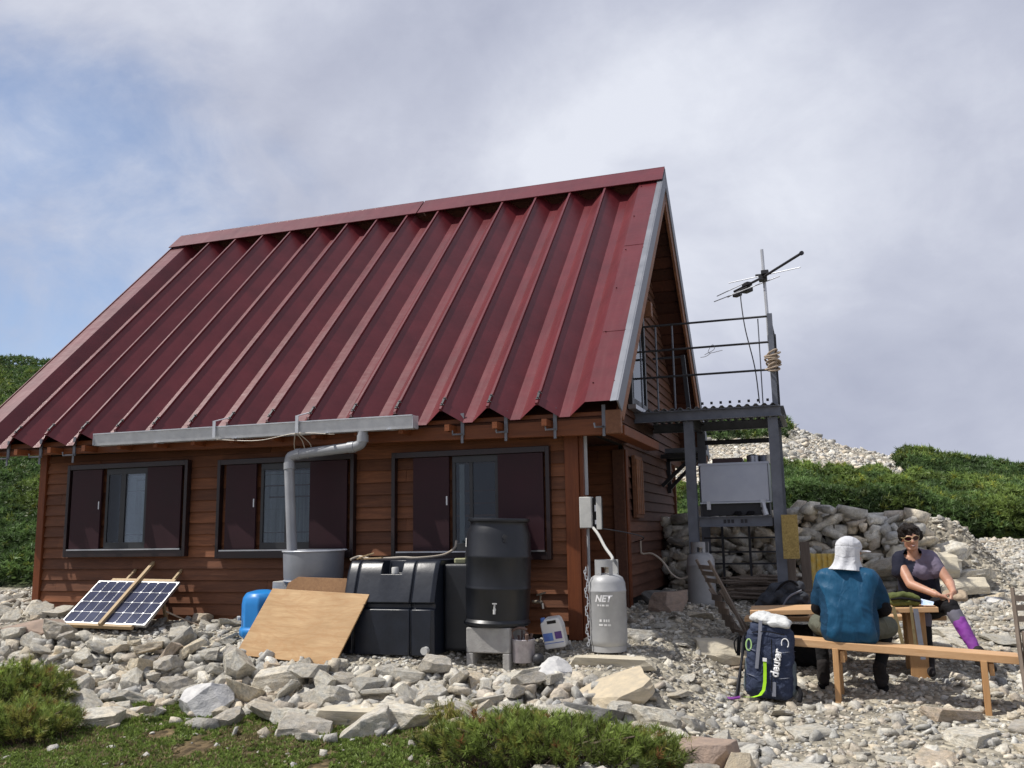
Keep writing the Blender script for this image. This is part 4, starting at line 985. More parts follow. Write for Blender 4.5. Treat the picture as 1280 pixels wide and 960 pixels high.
# blue container
bl = thing('blue_container', 'bright blue plastic container half hidden by the plywood sheet', 'container', (-3.58, -.27, .5))
bm_ = MB(); bx, by = -3.58, -.27
bm_.lathe([(.20, .50), (.225, .53), (.225, .58), (.205, .60), (.205, .82), (.195, .88), (.16, .93), (.06, .955), (0, .957)], 8, (bx, by, 0), Matrix.Rotation(.39, 3, 'Z'))
obj('body', bm_, M['blue'], bl, bevel=.02, seg=3, smooth='auto'); obj('plug', MB().tube([(bx - .165, by - .13, .69), (bx - .185, by - .15, .69)], .022, 12), M['cap'], bl)
tag(obj('cable', MB().tube(curve([(-3.6, -.2, .62), (-3.75, -.25, .70), (-3.9, -.1, .60), (-3.8, .05, .52), (-4.2, .1, .5), (-4.7, .2, .55), (-5.0, .05, .7)], 8), .009, 6).tube(curve([(-3.58, -.22, .70), (-3.72, -.2, .60), (-3.7, .0, .5)], 6), .008, 6), M['rope'], None, loc=(-4, 0, .5)), 'dark brown cable running over the stones from the solar panel to the blue container', 'cable')

# black rectangular water tank
tk = thing('water_tank', 'big black moulded plastic water tank between plywood and barrel', 'water tank', (-1.98, -.2, .40))
tx0, tx1, ty0, ty1, tz0, tz1 = -2.56, -1.63, -.52, .12, .38, 1.235
def tprofile(x, i=0.0): return [(x, ty0 + i, tz0 + .02), (x, ty0 + i, .80), (x, ty0 + .035 + i, .815), (x, ty0 + .035 + i, .85), (x, ty0 + i, .865), (x, ty0 + .13 + i, tz1 - .03), (x, ty0 + .17 + i, tz1), (x, ty1, tz1), (x, ty1, tz0 + .02)]
def section(x, i=0.0, notch=False):
    P_ = tprofile(x, i)[:5] + [(x, ty0 + .085 + i, 1.115), (x, ty0 + .13 + i, tz1 - .03), (x, ty0 + .17 + i, tz1), (x, ty1, tz1), (x, ty1, tz0 + .02)]
    if notch: P_[6] = (x, ty0 + .24, 1.115); P_[7] = (x, ty0 + .26, tz1)
    return P_
def multi(mb, secs):
    n = len(secs[0]); vs = [p for q in secs for p in q]
    fs = [(a * n + k, a * n + (k + 1) % n, (a + 1) * n + (k + 1) % n, (a + 1) * n + k) for a in range(len(secs) - 1) for k in range(n)]
    mb.add(vs, fs + [tuple(range(n - 1, -1, -1)), tuple((len(secs) - 1) * n + k for k in range(n))])
tb = MB(); na, nb = -2.20, -1.98; g = .012
multi(tb, [section(tx0, .03), section(tx0 + .03), section(-2.446), section(-2.438, .02), section(-2.426, .02), section(-2.418), section(na), section(na + .015, 0, True), section(nb - .015, 0, True), section(nb), section(-1.872), section(-1.864, .02), section(-1.852, .02), section(-1.844), section(tx1 - .03), section(tx1, .03)])
obj('body', tb, M['tankplastic'], tk, bevel=.006, seg=2, smooth='auto')
obj('filler_cap', MB().lathe([(.035, 1.116), (.035, 1.165), (.03, 1.175), (0, 1.176)], 18, (-2.09, ty0 + .17, 0)), M['cap'], tk, smooth='auto')
obj('drain_cap', MB().tube([(-1.70, ty0 + .005, .45), (-1.70, ty0 - .05, .45)], .034, 18), M['cap'], tk)
sb = MB().span((-1.625, -.30, .42), (-1.35, .14, 1.20)); obj('rear_section', sb, M['blackplastic'], tk, bevel=.03, seg=3)
tag(obj('hose', MB().tube(curve([(-1.74, .31, 1.40), (-1.735, .24, 1.33), (-1.80, .1, 1.27), (-1.98, -.08, 1.25), (-2.12, -.12, 1.256), (-2.28, -.16, 1.25), (-2.42, -.24, 1.252), (-2.55, -.2, 1.27), (-2.6, -.28, 1.245)], 8), .012, 8), M['hose'], None, loc=(-2, 0, 1.24)), 'pale hose coming from the right window onto the black tank', 'hose')
sl = MB()
sl.bar((-2.47, -.30, 1.25), (-2.22, -.36, 1.262), .03, .014).bar((-2.49, -.31, 1.262), (-2.38, -.22, 1.30), .022, .014).bar((-2.50, -.34, 1.25), (-2.40, -.30, 1.29), .02, .014)
tag(obj('wood_scrap', sl, M['lath'], None, loc=(-2.4, -.3, 1.24), bevel=.002), 'few thin wood scraps lying on top of the black water tank', 'scrap wood')
tag(obj('sponge', MB().box((-1.50, -.16, 1.222), (.13, .09, .05), Matrix.Rotation(.4, 3, 'Z')), pbr('sponge', (.42, .42, .25), None, 20, .9, bmp=.4), None, loc=(-1.50, -.16, 1.2), bevel=.012), 'small pale yellow sponge on the back of the black tank', 'sponge')

# black barrel on a concrete stand
br_ = thing('rain_barrel', 'tall black plastic barrel standing on a concrete block stand', 'barrel', (-1.17, -.12, .645))
Mt = Matrix.Rotation(R(2.2), 3, 'Y')
prf = [(.0, 0), (.285, 0), (.31, .015), (.312, .035), (.292, .06), (.298, .10), (.305, .32), (.309, .325), (.312, .335), (.309, .345), (.306, .36), (.306, .60), (.310, .61), (.310, .63), (.305, .64), (.296, .82), (.272, .885), (.262, .91), (.266, .93), (.285, .935), (.29, .95), (.285, .966), (.262, .968), (.25, .955), (.25, .93), (0, .925)]
obj('drum', MB().lathe(prf, 56, (-1.17, -.12, .645), Mt), M['blackplastic'], br_, smooth='auto')
bp = lambda a, h, r=.305: Mt @ Vector((r * cos(a), r * sin(a), h)) + Vector((-1.17, -.12, .645))
tp = MB().tube([bp(-1.30, .16), bp(-1.30, .16, .35)], .014, 8).tube([bp(-1.30, .16, .345), bp(-1.30, .125, .35)], .012, 8).tube([bp(-1.30, .17, .34), bp(-1.30, .215, .34)], .008, 8).bar(bp(-1.36, .215, .34), bp(-1.24, .215, .34), .02, .01)
obj('tap', tp, M['cap'], br_)
obj('bung', MB().tube([bp(-1.05, .80), bp(-1.05, .80, .318)], .022, 12).tube([bp(-1.05, .765), bp(-1.05, .765, .312)], .014, 12), M['darksteel'], br_)
lb = MB(); lb.poly([bp(a, h, .3085) for a, h in ((-2.62, .70), (-2.50, .70), (-2.50, .78), (-2.62, .78))]); obj('sticker', lb, M['white'], br_)
stn = thing('concrete_stand', 'concrete block stand with two short legs under the black barrel', 'stand', (-1.16, -.14, .30))
obj('block', MB().span((-1.375, -.37, .42), (-.965, .10, .64)), M['concrete'], stn, bevel=.01, seg=3)
obj('leg', MB().span((-1.375, -.37, .25), (-1.31, .10, .419)), M['concrete'], stn, bevel=.006); obj('leg', MB().span((-1.03, -.37, .25), (-.965, .10, .419)), M['concrete'], stn, bevel=.006)
# wall tap
wt = MB().tube([(-.965, .36, .815), (-.86, .28, .815)], .017, 10).tube([(-.88, .295, .815), (-.845, .27, .80), (-.84, .265, .755)], .015, 10).tube([(-.875, .29, .82), (-.865, .285, .875)], .010, 8).bar((-.905, .285, .88), (-.815, .285, .905), .022, .016)
tag(obj('wall_tap', wt, M['brass'], None, loc=(-.95, .35, .81), smooth='auto'), 'metal tap with cross handle sticking out right of the black barrel', 'tap')
# tin full of scrap, jug, ball
tn = thing('paint_tin', 'paint splashed tin full of scrap metal right of the concrete stand', 'tin', (-.87, -.26, .34))
obj('can', MB().lathe([(.0, .34), (.098, .34), (.10, .345), (.102, .53), (.106, .535), (.102, .54), (.097, .535), (.095, .40), (0, .40)], 28, (-.87, -.26, 0)), M['tin'], tn, smooth='auto')
sp_ = MB()
for k in range(11):
    a = rnd.uniform(0, 6.28); q = rnd.uniform(.02, .075); b = Vector((-.87 + q * cos(a), -.26 + q * sin(a), .42)); sp_.tube([b, b + Vector((rnd.gauss(0, .03), rnd.gauss(0, .03), rnd.uniform(.12, .20)))], rnd.uniform(.006, .016), 6)
sp_.tube(curve([(-.95, -.28, .52), (-.97, -.29, .60), (-.90, -.28, .635), (-.83, -.27, .62)], 5), .013, 8)
obj('scrap', sp_, M['rust'], tn); obj('handle', MB().tube(curve([(-.975, -.26, .53), (-1.0, -.28, .56), (-.98, -.30, .60)], 5), .010, 6), M['white'], tn)
jug = thing('plastic_jug', 'white plastic jug with a blue label propped against the hut base', 'jug', (-.62, .0, .47))
Mj = Matrix.Rotation(R(-9), 3, 'Y') @ Matrix.Rotation(R(8), 3, 'X')
J = lambda x, y, z: Mj @ Vector((x, y, z)) + Vector((-.625, -.02, .445))
jm = MB(); prj = [(-.095, 0), (.095, 0), (.10, .02), (.10, .19), (.085, .25), (.07, .27), (-.055, .27), (-.065, .255), (-.10, .235), (-.10, .02)]
jm.loft([J(a, -.06, b) for a, b in prj], [J(a, .06, b) for a, b in prj]); jo = obj('bottle', jm, M['white'], jug, bevel=.014, seg=3)
obj('handle_gap', MB().loft([J(-.03, -.0625, .225), J(.055, -.0625, .225), J(.055, -.0625, .252), J(-.03, -.0625, .252)], [J(-.03, -.058, .225), J(.055, -.058, .225), J(.055, -.058, .252), J(-.03, -.058, .252)]), M['black'], jug)
obj('cap', MB().tube([J(-.082, 0, .235), J(-.082, 0, .275)], .022, 14), M['label'], jug)
for (a0, a1, b0, b1, mm) in ((-.09, .0, .075, .145, 'label'), (.02, .085, .085, .15, 'violet'), (-.09, .09, .05, .056, 'label')):
    obj('label', MB().loft([J(a0, -.0625, b0), J(a1, -.0625, b0), J(a1, -.0625, b1), J(a0, -.0625, b1)], [J(a0, -.0605, b0), J(a1, -.0605, b0), J(a1, -.0605, b1), J(a0, -.0605, b1)]), M[mm], jug)
bs_ = bmesh.new(); bmesh.ops.create_icosphere(bs_, subdivisions=3, radius=.052); me = bpy.data.meshes.new('ball'); bs_.to_mesh(me); bs_.free(); me.transform(Matrix.Translation((-.72, -.30, .375)))
tag(put('buoy_ball', me, M['darksteel'], None, (-.72, -.30, .375), True), 'small dark grey ball lying right of the paint tin', 'ball')

# gas cylinders
def gas_cylinder(loc, label, rad=.165, hgt=.66, text=True):
    t = thing('gas_cylinder', label, 'gas cylinder', (0, 0, 0), 'gas cylinders of the hut'); h = hgt
    obj('body', MB().lathe([(0, .03), (rad * .8, .03), (rad * .97, .06), (rad, .10), (rad, h - .15), (rad + .003, h - .145), (rad + .003, h - .135), (rad, h - .13), (rad * .97, h - .07), (rad * .85, h - .025), (rad * .6, h), (rad * .3, h + .012), (0, h + .014)], 40), M['gas'], t, smooth='auto')
    obj('foot_ring', MB().lathe([(rad * .86, 0), (rad * .93, 0), (rad * .93, .05), (rad * .86, .05)], 40), M['gas'], t, smooth='auto')
    cg = MB()
    for k in range(30):
        a0, a1 = [(.3 + (k + j) * .172) for j in (0, 1)]
        lo_ = h + (.07 if 9 <= k <= 14 or 24 <= k <= 27 else .0)
        cg.loft([(rad * .64 * cos(a), rad * .64 * sin(a), z) for a, z in ((a0, lo_), (a1, lo_), (a1, h + .13), (a0, h + .13))], [(rad * .60 * cos(a), rad * .60 * sin(a), z) for a, z in ((a0, lo_), (a1, lo_), (a1, h + .13), (a0, h + .13))])
    obj('collar', cg, M['gas'], t)
    obj('valve', MB().lathe([(.018, h), (.018, h + .05), (.025, h + .055), (.025, h + .085), (.012, h + .09), (.03, h + .10), (.03, h + .115), (0, h + .117)], 12).tube([(0, 0, h + .065), (.05, .01, h + .065)], .014, 8), M['brass'], t, smooth='auto')
    if text:
        cu = bpy.data.curves.new('lettering', 'FONT'); cu.body = 'NET'; cu.size = .078; cu.shear = .25; cu.align_x = 'CENTER'; cu.offset = .0035
        o = bpy.data.objects.new('lettering', cu); COL.objects.link(o); bpy.context.view_layer.update()
        me = bpy.data.meshes.new_from_object(o.evaluated_get(bpy.context.evaluated_depsgraph_get())); bpy.data.objects.remove(o)
        bm = bmesh.new(); bm.from_mesh(me); bmesh.ops.subdivide_edges(bm, edges=bm.edges, cuts=1); bm.to_mesh(me); bm.free()
        for v in me.vertices:
            a = -1.62 + v.co.x / rad; v.co = Vector(((rad + .0025) * cos(a), (rad + .0025) * sin(a), .435 + v.co.y))
        put('lettering', me, M['letter'], t)
        for zz, hh, spans in ((.395, .016, ((-1.92, -1.84), (-1.78, -1.72), (-1.67, -1.52), (-1.46, -1.30))), (.262, .022, ((-1.82, -1.7), (-1.6, -1.52), (-1.48, -1.4), (-1.37, -1.28))), (.228, .016, ((-1.86, -1.64), (-1.57, -1.42), (-1.38, -1.22)))):
            pm = MB()
            for a, b in spans: pm.loft([((rad + .0022) * cos(q), (rad + .0022) * sin(q), zz) for q in (a, (a + b) / 2, b)] , [((rad + .0022) * cos(q), (rad + .0022) * sin(q), zz + hh) for q in (a, (a + b) / 2, b)], False)
            obj('worn_paint', pm, M['white'], t)
    t.location = loc; return t
gc = gas_cylinder((-.13, -.08, .432), 'grey gas cylinder with white lettering standing at the hut corner')
g2 = gas_cylinder((.33, 2.95, .53), 'plain grey gas cylinder standing under the steel platform', .165, .66, False)
ch = MB()
for k in range(26):
    c = Vector((-.292 + .012 * sin(k), -.19, .50 + k * .026 - .004)); a = k % 2
    pts = [c + Vector((.010 * cos(q) * (1 - a), .010 * cos(q) * a, .017 * sin(q))) for q in np.linspace(0, 2 * pi, 9)]
    ch.tube(pts, .0042, 5, False)
tag(obj('chain', ch, M['galv'], None, loc=(-.29, -.19, .50)), 'steel chain hanging beside the lettered gas cylinder at the hut corner', 'chain')
mbx = thing('meter_box', 'open white meter box on the hut corner above the gas cylinder', 'meter box', (-.34, .28, 1.5))
obj('case', MB().span((-.455, .26, 1.505), (-.335, .36, 1.80)), M['box'], mbx, bevel=.008)
obj('door', MB().span((-.285, .235, 1.49), (-.235, .255, 1.80)), M['box'], mbx, bevel=.006)
obj('inside', MB().span((-.333, .30, 1.51), (-.25, .36, 1.79)), M['black'], mbx)  # black block stands in for the shaded open inside of the box
obj('hinge', MB().span((-.30, .24, 1.66), (-.284, .26, 1.72)).span((-.30, .24, 1.54), (-.284, .26, 1.58)), M['alu'], mbx)
tag(obj('gas_hose', MB().tube(curve([(-.33, .28, 1.51), (-.26, .2, 1.44), (-.17, .06, 1.33), (-.08, -.06, 1.24), (-.085, -.08, 1.205)], 8), .014, 8), M['box'], None, loc=(-.3, .25, 1.5)), 'pale hose from the meter box down to the lettered gas cylinder', 'hose')
tag(obj('thin_cable', MB().tube(curve([(-.26, .3, 1.50), (-.1, .4, 1.47), (.0, .9, 1.42), (-.1, 1.6, 1.38), (-.30, 2.1, 1.34)], 8), .006, 6), M['darksteel'], None, loc=(-.26, .3, 1.5)), 'thin dark cable from the meter box to the rear corner post', 'cable')
tag(obj('gas_hose', MB().tube([(-.375, 2.9, 1.36), (-.375, 2.9, 1.20)], .010, 8).tube(curve([(-.375, 2.9, 1.20), (-.35, 2.95, 1.185), (-.25, 2.95, 1.185), (-.13, 2.95, 1.10), (-.02, 2.92, .95), (.10, 2.9, .89), (.22, 2.9, .95), (.30, 2.93, 1.1), (.34, 2.94, 1.24)], 9), .012, 8), M['hose'], None, loc=(-.37, 2.9, 1.2)), 'pale hose looping from the gable wall to the plain gas cylinder', 'hose')
tag(obj('cable_clip', MB().bar((-.35, 5.85, .95), (-.35, 5.85, 1.05), .02, .02), M['box'], None, loc=(-.35, 5.85, 1)), 'little white cable end at the far bottom corner of the gable wall', 'cable')
# ================================================================== STEEL PLATFORM
pf = thing('steel_platform', 'grey steel platform with railings beside the gable door', 'platform', (.75, 3.6, .55))
PX0, PX1, PY0, PY1, PZ = .26, 1.26, 3.02, 4.25, 2.83
def hpost(x, y, z0, z1, w=.115):
    m = MB(); m.span((x - w / 2, y - .06, z0), (x + w / 2, y - .052, z1)).span((x - w / 2, y + .052, z0), (x + w / 2, y + .06, z1)).span((x - .004, y - .051, z0), (x + .004, y + .051, z1)); return m
obj('post', hpost(PX0, PY0, .5, 2.78), M['steel'], pf); obj('post', hpost(PX1, PY0, .45, 2.78), M['steel'], pf)
obj('post', hpost(PX0, PY1, .5, 2.78, .10), M['steel'], pf); obj('post', hpost(PX1, PY1, .5, 2.78, .10), M['steel'], pf)
def chan(p0, p1, h=.125):
    m = MB(); p0, p1 = Vector(p0), Vector(p1); d = (p1 - p0).normalized(); s = d.cross(Vector((0, 0, 1)))
    m.bar(p0, p1, .008, h); 
    for z in (h / 2 - .004, -h / 2 + .004): m.bar(p0 + s * .030 + Vector((0, 0, z)), p1 + s * .030 + Vector((0, 0, z)), .05, .0078)
    return m
obj('beam', chan((-.40, PY0 - .07, PZ + .02), (1.36, PY0 - .07, PZ + .02)), M['steel'], pf)
obj('beam', chan((-.40, PY1 + .07, PZ + .02), (1.36, PY1 + .07, PZ + .02)), M['steel'], pf)
obj('beam', chan((PX1 + .08, PY0 - .05, PZ + .02), (PX1 + .08, PY1, PZ + .02)), M['steel'], pf)
obj('beam', chan((PX0, PY0 + .1, PZ - .02), (PX0, PY1, PZ - .02)), M['darksteel'], pf)
obj('beam', chan((PX0 + .075, PY0 - .03, 1.555), (PX1 - .075, PY0 - .03, 1.555), .12), M['steel'], pf)
obj('beam', chan((PX0 + .05, PY1, 1.555), (PX1 - .05, PY1, 1.555), .10), M['darksteel'], pf)
obj('beam', chan((PX0 + .05, PY1, 2.62), (PX1 - .05, PY1, 2.62), .06), M['darksteel'], pf)
mk = MB()
for a, b in ((.62, .76), (.82, .91)):
    mk = MB()
    for k in np.arange(a, b - .01, .045): mk.span((k, PY0 - .036, 1.535), (k + .034, PY0 - .0345, 1.58))
    obj('stencil_mark', mk, M['darksteel'], pf)
# corrugated deck
dk = MB(); n = 70; xs_ = np.linspace(-.38, 1.34, n); v = []
for y in (PY0 - .12, PY1 + .12):
    for i, x in enumerate(xs_): v.append((x, y, PZ + .105 + .013 * (1 if (i // 2) % 2 else -1)))
dk.add(v, [(i, i + 1, n + i + 1, n + i) for i in range(n - 1)])
do = obj('deck', dk, M['steel'], pf); sm_ = do.modifiers.new('thickness', 'SOLIDIFY'); sm_.thickness = .006
bolts = MB()
for x in np.arange(.45, 1.3, .11): bolts.tube([(x, PY0 - .10, PZ + .14), (x, PY0 - .10, PZ + .17)], .016, 7)
obj('deck_bolts', bolts, M['darksteel'], do)
def angle(x, y, z0, z1, w=.06): return MB().span((x, y, z0), (x + w, y + .006, z1)).span((x + w - .006, y + .0062, z0), (x + w, y + w, z1))
obj('railing_post', angle(1.27, PY0 - .05, PZ + .1, 4.05), M['steel'], pf)
obj('railing_post', angle(1.27, PY1, PZ + .1, 4.05, .05), M['darksteel'], pf)
obj('railing_post', MB().bar((.12, PY1 + .02, PZ + .1), (.06, PY1 + .02, 3.86), .055, .055), M['darksteel'], pf)
obj('railing_post', MB().bar((.06, PY1 + .02, 3.84), (-.36, PY1 + .02, 3.84), .025, .03), M['darksteel'], pf)
for zz in (4.02, 3.70, 3.36):
    obj('rail', MB().tube([(-.36, PY0 - .03, zz), (1.30, PY0 - .03, zz)], .014, 7), M['darksteel'], pf)
for x in (-.30, -.10, .11): obj('baluster', MB().tube([(x, PY0 - .02, PZ + .12), (x, PY0 - .02, 4.02)], .012, 7), M['steel'], pf)
obj('baluster', MB().tube([(1.16, PY0 - .02, PZ + .12), (1.16, PY0 - .02, 4.0)], .007, 6), M['steel'], pf)
for y in (3.5, 3.9):
    obj('baluster', MB().tube([(1.30, y, PZ + .12), (1.30, y, 4.02)], .012, 7), M['darksteel'], pf)
for zz in (4.02, 3.70, 3.36): obj('rail', MB().tube([(1.30, PY0 - .02, zz), (1.30, PY1 + .02, zz)], .013, 7), M['darksteel'], pf)
# low rack of thin bars at the rear of the platform
rk = MB()
for zz in (1.35, 1.17, 1.02): rk.bar((PX0, PY1 - .25, zz), (PX1, PY1 - .25, zz), .025, .022)
for x in (.50, .84): rk.bar((x, PY1 - .28, .55), (x, PY1 - .28, 1.52), .03, .03)
obj('rear_rack', rk, M['darksteel'], pf)
# stainless tank on the middle beam
it = thing('steel_tank', 'shiny rectangular stainless steel tank held in the steel platform', 'steel tank', (.77, 3.3, 1.62))
obj('tank_body', MB().span((.355, 3.06, 1.785), (1.17, 3.60, 2.255)), M['inox'], it, bevel=.012, seg=3)
obj('tank_rim', MB().span((.345, 3.045, 2.235), (1.18, 3.059, 2.262)).span((.345, 3.045, 1.772), (1.18, 3.059, 1.79)), M['inox'], it)
obj('shelf_dark_gap', MB().span((.36, 3.10, 1.63), (1.16, 3.5, 1.77)), M['darksteel'], it)  # dark block fills in the shelf and the shaded gap under the tank
obj('cradle_bracket', MB().span((.43, 3.02, 1.70), (.475, 3.045, 1.80)).span((1.06, 3.02, 1.72), (1.12, 3.045, 1.81)), M['galv'], it)
obj('tank_tap', MB().tube([(1.09, 3.06, 1.76), (1.09, 2.98, 1.76), (1.11, 2.96, 1.66)], .025, 10).tube([(1.10, 2.96, 1.69), (1.12, 2.95, 1.62)], .035, 10), M['galv'], it)
sh_ = MB()
for x in (.78, .93): sh_.loft([(x + .06 * cos(a), 2.97 + .035 * sin(a), 1.627) for a in np.linspace(0, 6.28, 11)[:-1]], [(x + .02 + .04 * cos(a), 2.97 + .025 * sin(a), 1.675) for a in np.linspace(0, 6.28, 11)[:-1]])
tag(obj('work_gloves', sh_, M['blackcloth'], None, loc=(.85, 2.97, 1.62), bevel=.01), 'pair of dark gloves lying on the middle beam under the steel tank', 'gloves')
cbx = MB().span((.50, 3.2, 2.258), (.86, 3.5, 2.33)); tag(obj('maroon_crate', cbx, pbr('maroon', (.05, .022, .026), None, 6, .5), None, loc=(.68, 3.3, 2.258), bevel=.006), 'low maroon crate on top of the stainless tank', 'crate')
tag(obj('metal_pot', MB().lathe([(0, 2.258), (.07, 2.258), (.072, 2.35), (.075, 2.352), (.07, 2.355), (.03, 2.37), (0, 2.372)], 20, (.98, 3.3, 0)), M['inox'], None, loc=(.98, 3.3, 2.258), smooth='auto'), 'small metal pot on top of the stainless tank beside the crate', 'pot')
tag(obj('metal_basin', MB().lathe([(0, 2.258), (.07, 2.26), (.10, 2.36), (.105, 2.36), (.075, 2.26)], 20, (1.12, 3.42, 0)), M['inox'], None, loc=(1.12, 3.42, 2.258), smooth='auto'), 'metal basin at the right end of the stainless tank top', 'basin')
# antenna
an = thing('tv_antenna', 'thin television antenna on a mast fixed to the platform corner', 'antenna', (1.27, 3.05, 3.2))
obj('mast', MB().tube([(1.29, 3.06, 3.0), (1.275, 3.08, 3.9)], .022, 10).tube([(1.275, 3.08, 3.85), (1.255, 3.1, 4.9)], .019, 10), M['galv'], an)
obj('boom', MB().tube([(1.72, 2.05, 4.49), (1.25, 2.98, 4.51), (.86, 3.575, 4.52)], .016, 8).tube([(1.725, 2.04, 4.49), (1.715, 2.06, 4.49)], .025, 8), M['darksteel'], an)
for p in (((.82, 3.24, 4.55), (1.70, 2.69, 4.507)), ((.64, 3.52, 4.465), (1.0, 3.30, 4.54)), ((.60, 3.52, 4.395), (1.45, 2.97, 4.50)), ((.75, 3.85, 4.52), (1.02, 3.40, 4.52))):
    obj('element', MB().tube([p[0], p[1]], .006, 6), M['galv'], an)
obj('clamp', MB().box((1.25, 3.02, 4.51), (.10, .13, .07)).box((1.22, 3.06, 4.56), (.12, .04, .03)).box((1.28, 2.95, 4.56), (.09, .08, .05)), M['darksteel'], an, bevel=.006)
obj('feed_box', MB().box((1.03, 3.33, 4.46), (.14, .10, .06), Matrix.Rotation(-.9, 3, 'Z')).box((1.04, 3.31, 4.525), (.12, .08, .05), Matrix.Rotation(-.9, 3, 'Z')).box((.90, 3.50, 4.455), (.12, .07, .05), Matrix.Rotation(-.9, 3, 'Z')), M['darksteel'], an, bevel=.008)
obj('feed_cable', MB().tube(curve([(.95, 3.42, 4.45), (.955, 3.3, 4.3), (1.0, 3.1, 3.9), (1.09, 3.0, 3.4), (1.12, 3.0, 2.96)], 8), .007, 6), M['darksteel'], an)
jb = MB().box((1.30, 2.98, 3.46), (.10, .09, .16))
for k in range(9): jb.tube([(1.305 + (.075 + .02 * sin(k * 2.1)) * cos(a), 2.985 + .07 * sin(a), 3.36 + k * .026 + .03 * sin(a + k)) for a in np.linspace(0, 6.1, 12)], .013, 6)
tag(obj('rope_bundle', jb, M['rope'], None, loc=(1.30, 2.97, 3.36), bevel=.012), 'bundle of pale rope tied to the railing corner post below the antenna', 'rope')
tag(obj('wire_scraps', MB().tube(curve([(.50, 2.985, 3.60), (.62, 2.98, 3.66), (.60, 2.985, 3.72), (.55, 2.98, 3.62), (.72, 2.985, 3.64)], 6), .004, 5).tube(curve([(.45, 2.985, 3.57), (.52, 2.98, 3.58), (.58, 2.985, 3.62)], 6), .004, 5), M['galv'], None, loc=(.55, 2.98, 3.6)), 'tangled thin wire hanging on the platform railing', 'wire')
# yellow board on the right post
tag(obj('yellow_board', MB().span((1.29, 2.79, 1.12), (1.47, 2.805, 1.62)), M['signboard'], None, loc=(1.38, 2.8, 1.12), bevel=.003), 'speckled yellow brown board hanging on the right platform post', 'board')
for k, (x, w) in enumerate(((1.36, .10), (1.52, .11))):
    tag(obj('wooden_post', MB().bar((x, 3.1 + k * .3, .45), (x, 3.1 + k * .3, 1.45 - k * .15), w, .05), M['oldwood'], None, loc=(x, 3.1 + k * .3, .45), bevel=.004), ('weathered wooden plank standing behind the yellow board', 'wider dark plank standing right of the yellow board')[k], 'plank', 'planks behind the yellow board')
# yellow mesh seat back
yb = thing('yellow_crate', 'yellow mesh crate standing at the stone wall behind the man', 'crate', (1.80, 4.05, .60))
yf = MB().span((1.57, 4.0, .6), (1.95, 4.02, 1.14)).span((1.57, 4.021, .6), (1.585, 4.3, 1.14)).span((1.935, 4.021, .6), (1.95, 4.3, 1.14))
obj('panel', yf, M['yellowcloth'], yb)
yr = MB()
for k in range(6): yr.span((1.575 + k * .068, 3.985, .6), (1.595 + k * .068, 3.998, 1.14))
obj('ribs', yr, M['yellowcloth'], yb)
# pile of sticks behind cylinder
st = MB()
for k in range(60):
    x = rnd.uniform(.75, 1.25); y = rnd.uniform(3.2, 3.9); z = .62 + rnd.uniform(0, .26); a = rnd.gauss(0, .25); L = rnd.uniform(.2, .4)
    st.tube([(x - L * cos(a), y - L * sin(a) * .3, z + rnd.uniform(-.04, .04)), (x + L * cos(a), y + L * sin(a) * .3, z)], rnd.uniform(.008, .018), 5)
tag(obj('firewood_pile', st, M['oldwood'], None, loc=(1, 3.5, .55)), 'pile of thin dry sticks under the steel platform', 'firewood')

# ================================================================== FOLDING CHAIRS
def folding_chair(label, loc, rz, lean, m, W=.40):
    t = thing('folding_chair', label, 'folding chair', (0, 0, 0), 'weathered wooden folding chairs')
    L = .92; th = lean
    def q(x, u, off=0): return Vector((x, u * sin(th) + off * cos(th), u * cos(th) - off * sin(th)))
    for s in (-1, 1):
        obj('rear_leg', MB().tube([q(s * W / 2, 0), q(s * W / 2, .45, .01), q(s * W / 2, L, .0)], [.017, .02, .016], 4), m, t)
        obj('front_leg', MB().bar(q(s * (W / 2 - .035), .0, .06), q(s * (W / 2 - .035), .60, -.02), .022, .036), m, t)
    for u in (.84, .77, .69): obj('back_slat', MB().bar(q(-W / 2, u, -.006), q(W / 2, u, -.006), .018, .042), m, t)
    se = MB()
    for k in range(5): se.bar(q(-W / 2 + .05, .22 + k * .075, -.045), q(W / 2 - .05, .22 + k * .075, -.045), .016, .06)
    obj('seat_slats', se, m, t)
    obj('stretcher', MB().bar(q(-W / 2, .12), q(W / 2, .12), .02, .03), m, t)
    t.location = loc; t.rotation_euler = (0, 0, rz); return t
folding_chair('folded wooden chair leaning against the steel platform left of the bench', (.90, 1.55, H(.9, 1.55)), R(-62), R(-26), M['oldwood'], .34)
folding_chair('folding wooden chair cut off by the right edge of the view', (3.27, -.36, .09), R(14), R(4), M['oldwood'], .42)

# ================================================================== BENCHES AND TABLE
def plank_board(p0, p1, w, th): return MB().bar(p0, p1, w, th)
bn = thing('bench', 'long new timber bench with two seat planks on which the man sits', 'bench', (2.2, -.12, .12))
A, B = Vector((1.36, .00, .548)), Vector((3.07, -.20, .468)); dv = (B - A).normalized(); sd = Vector((-dv.y, dv.x, 0)).normalized()
for k in (0, 1): obj('seat_plank', MB().bar(A + sd * (k * .125 - .06), B + sd * (k * .125 - .06), .115, .06), M['timber'], bn, bevel=.005)
for f, ln in ((.24, .40), (.86, .40)):
    c = A.lerp(B, f)
    for s in (-1, 1):
        top = c + sd * s * .085 - Vector((0, 0, .024)); bot = top + sd * s * .03; bot.z = H(bot.x, bot.y) - .02
        obj('leg', MB().bar(bot, top, .075, .045, dv), M['timberz'], bn, bevel=.004)
    obj('leg_brace', MB().bar(c - sd * .10 - Vector((0, 0, .085)) + dv * .05, c + sd * .10 - Vector((0, 0, .085)) + dv * .05, .035, .09), M['timberz'], bn, bevel=.003)
tb_ = thing('table', 'long new timber table between the bench and the woman', 'table', (1.85, .7, .18))
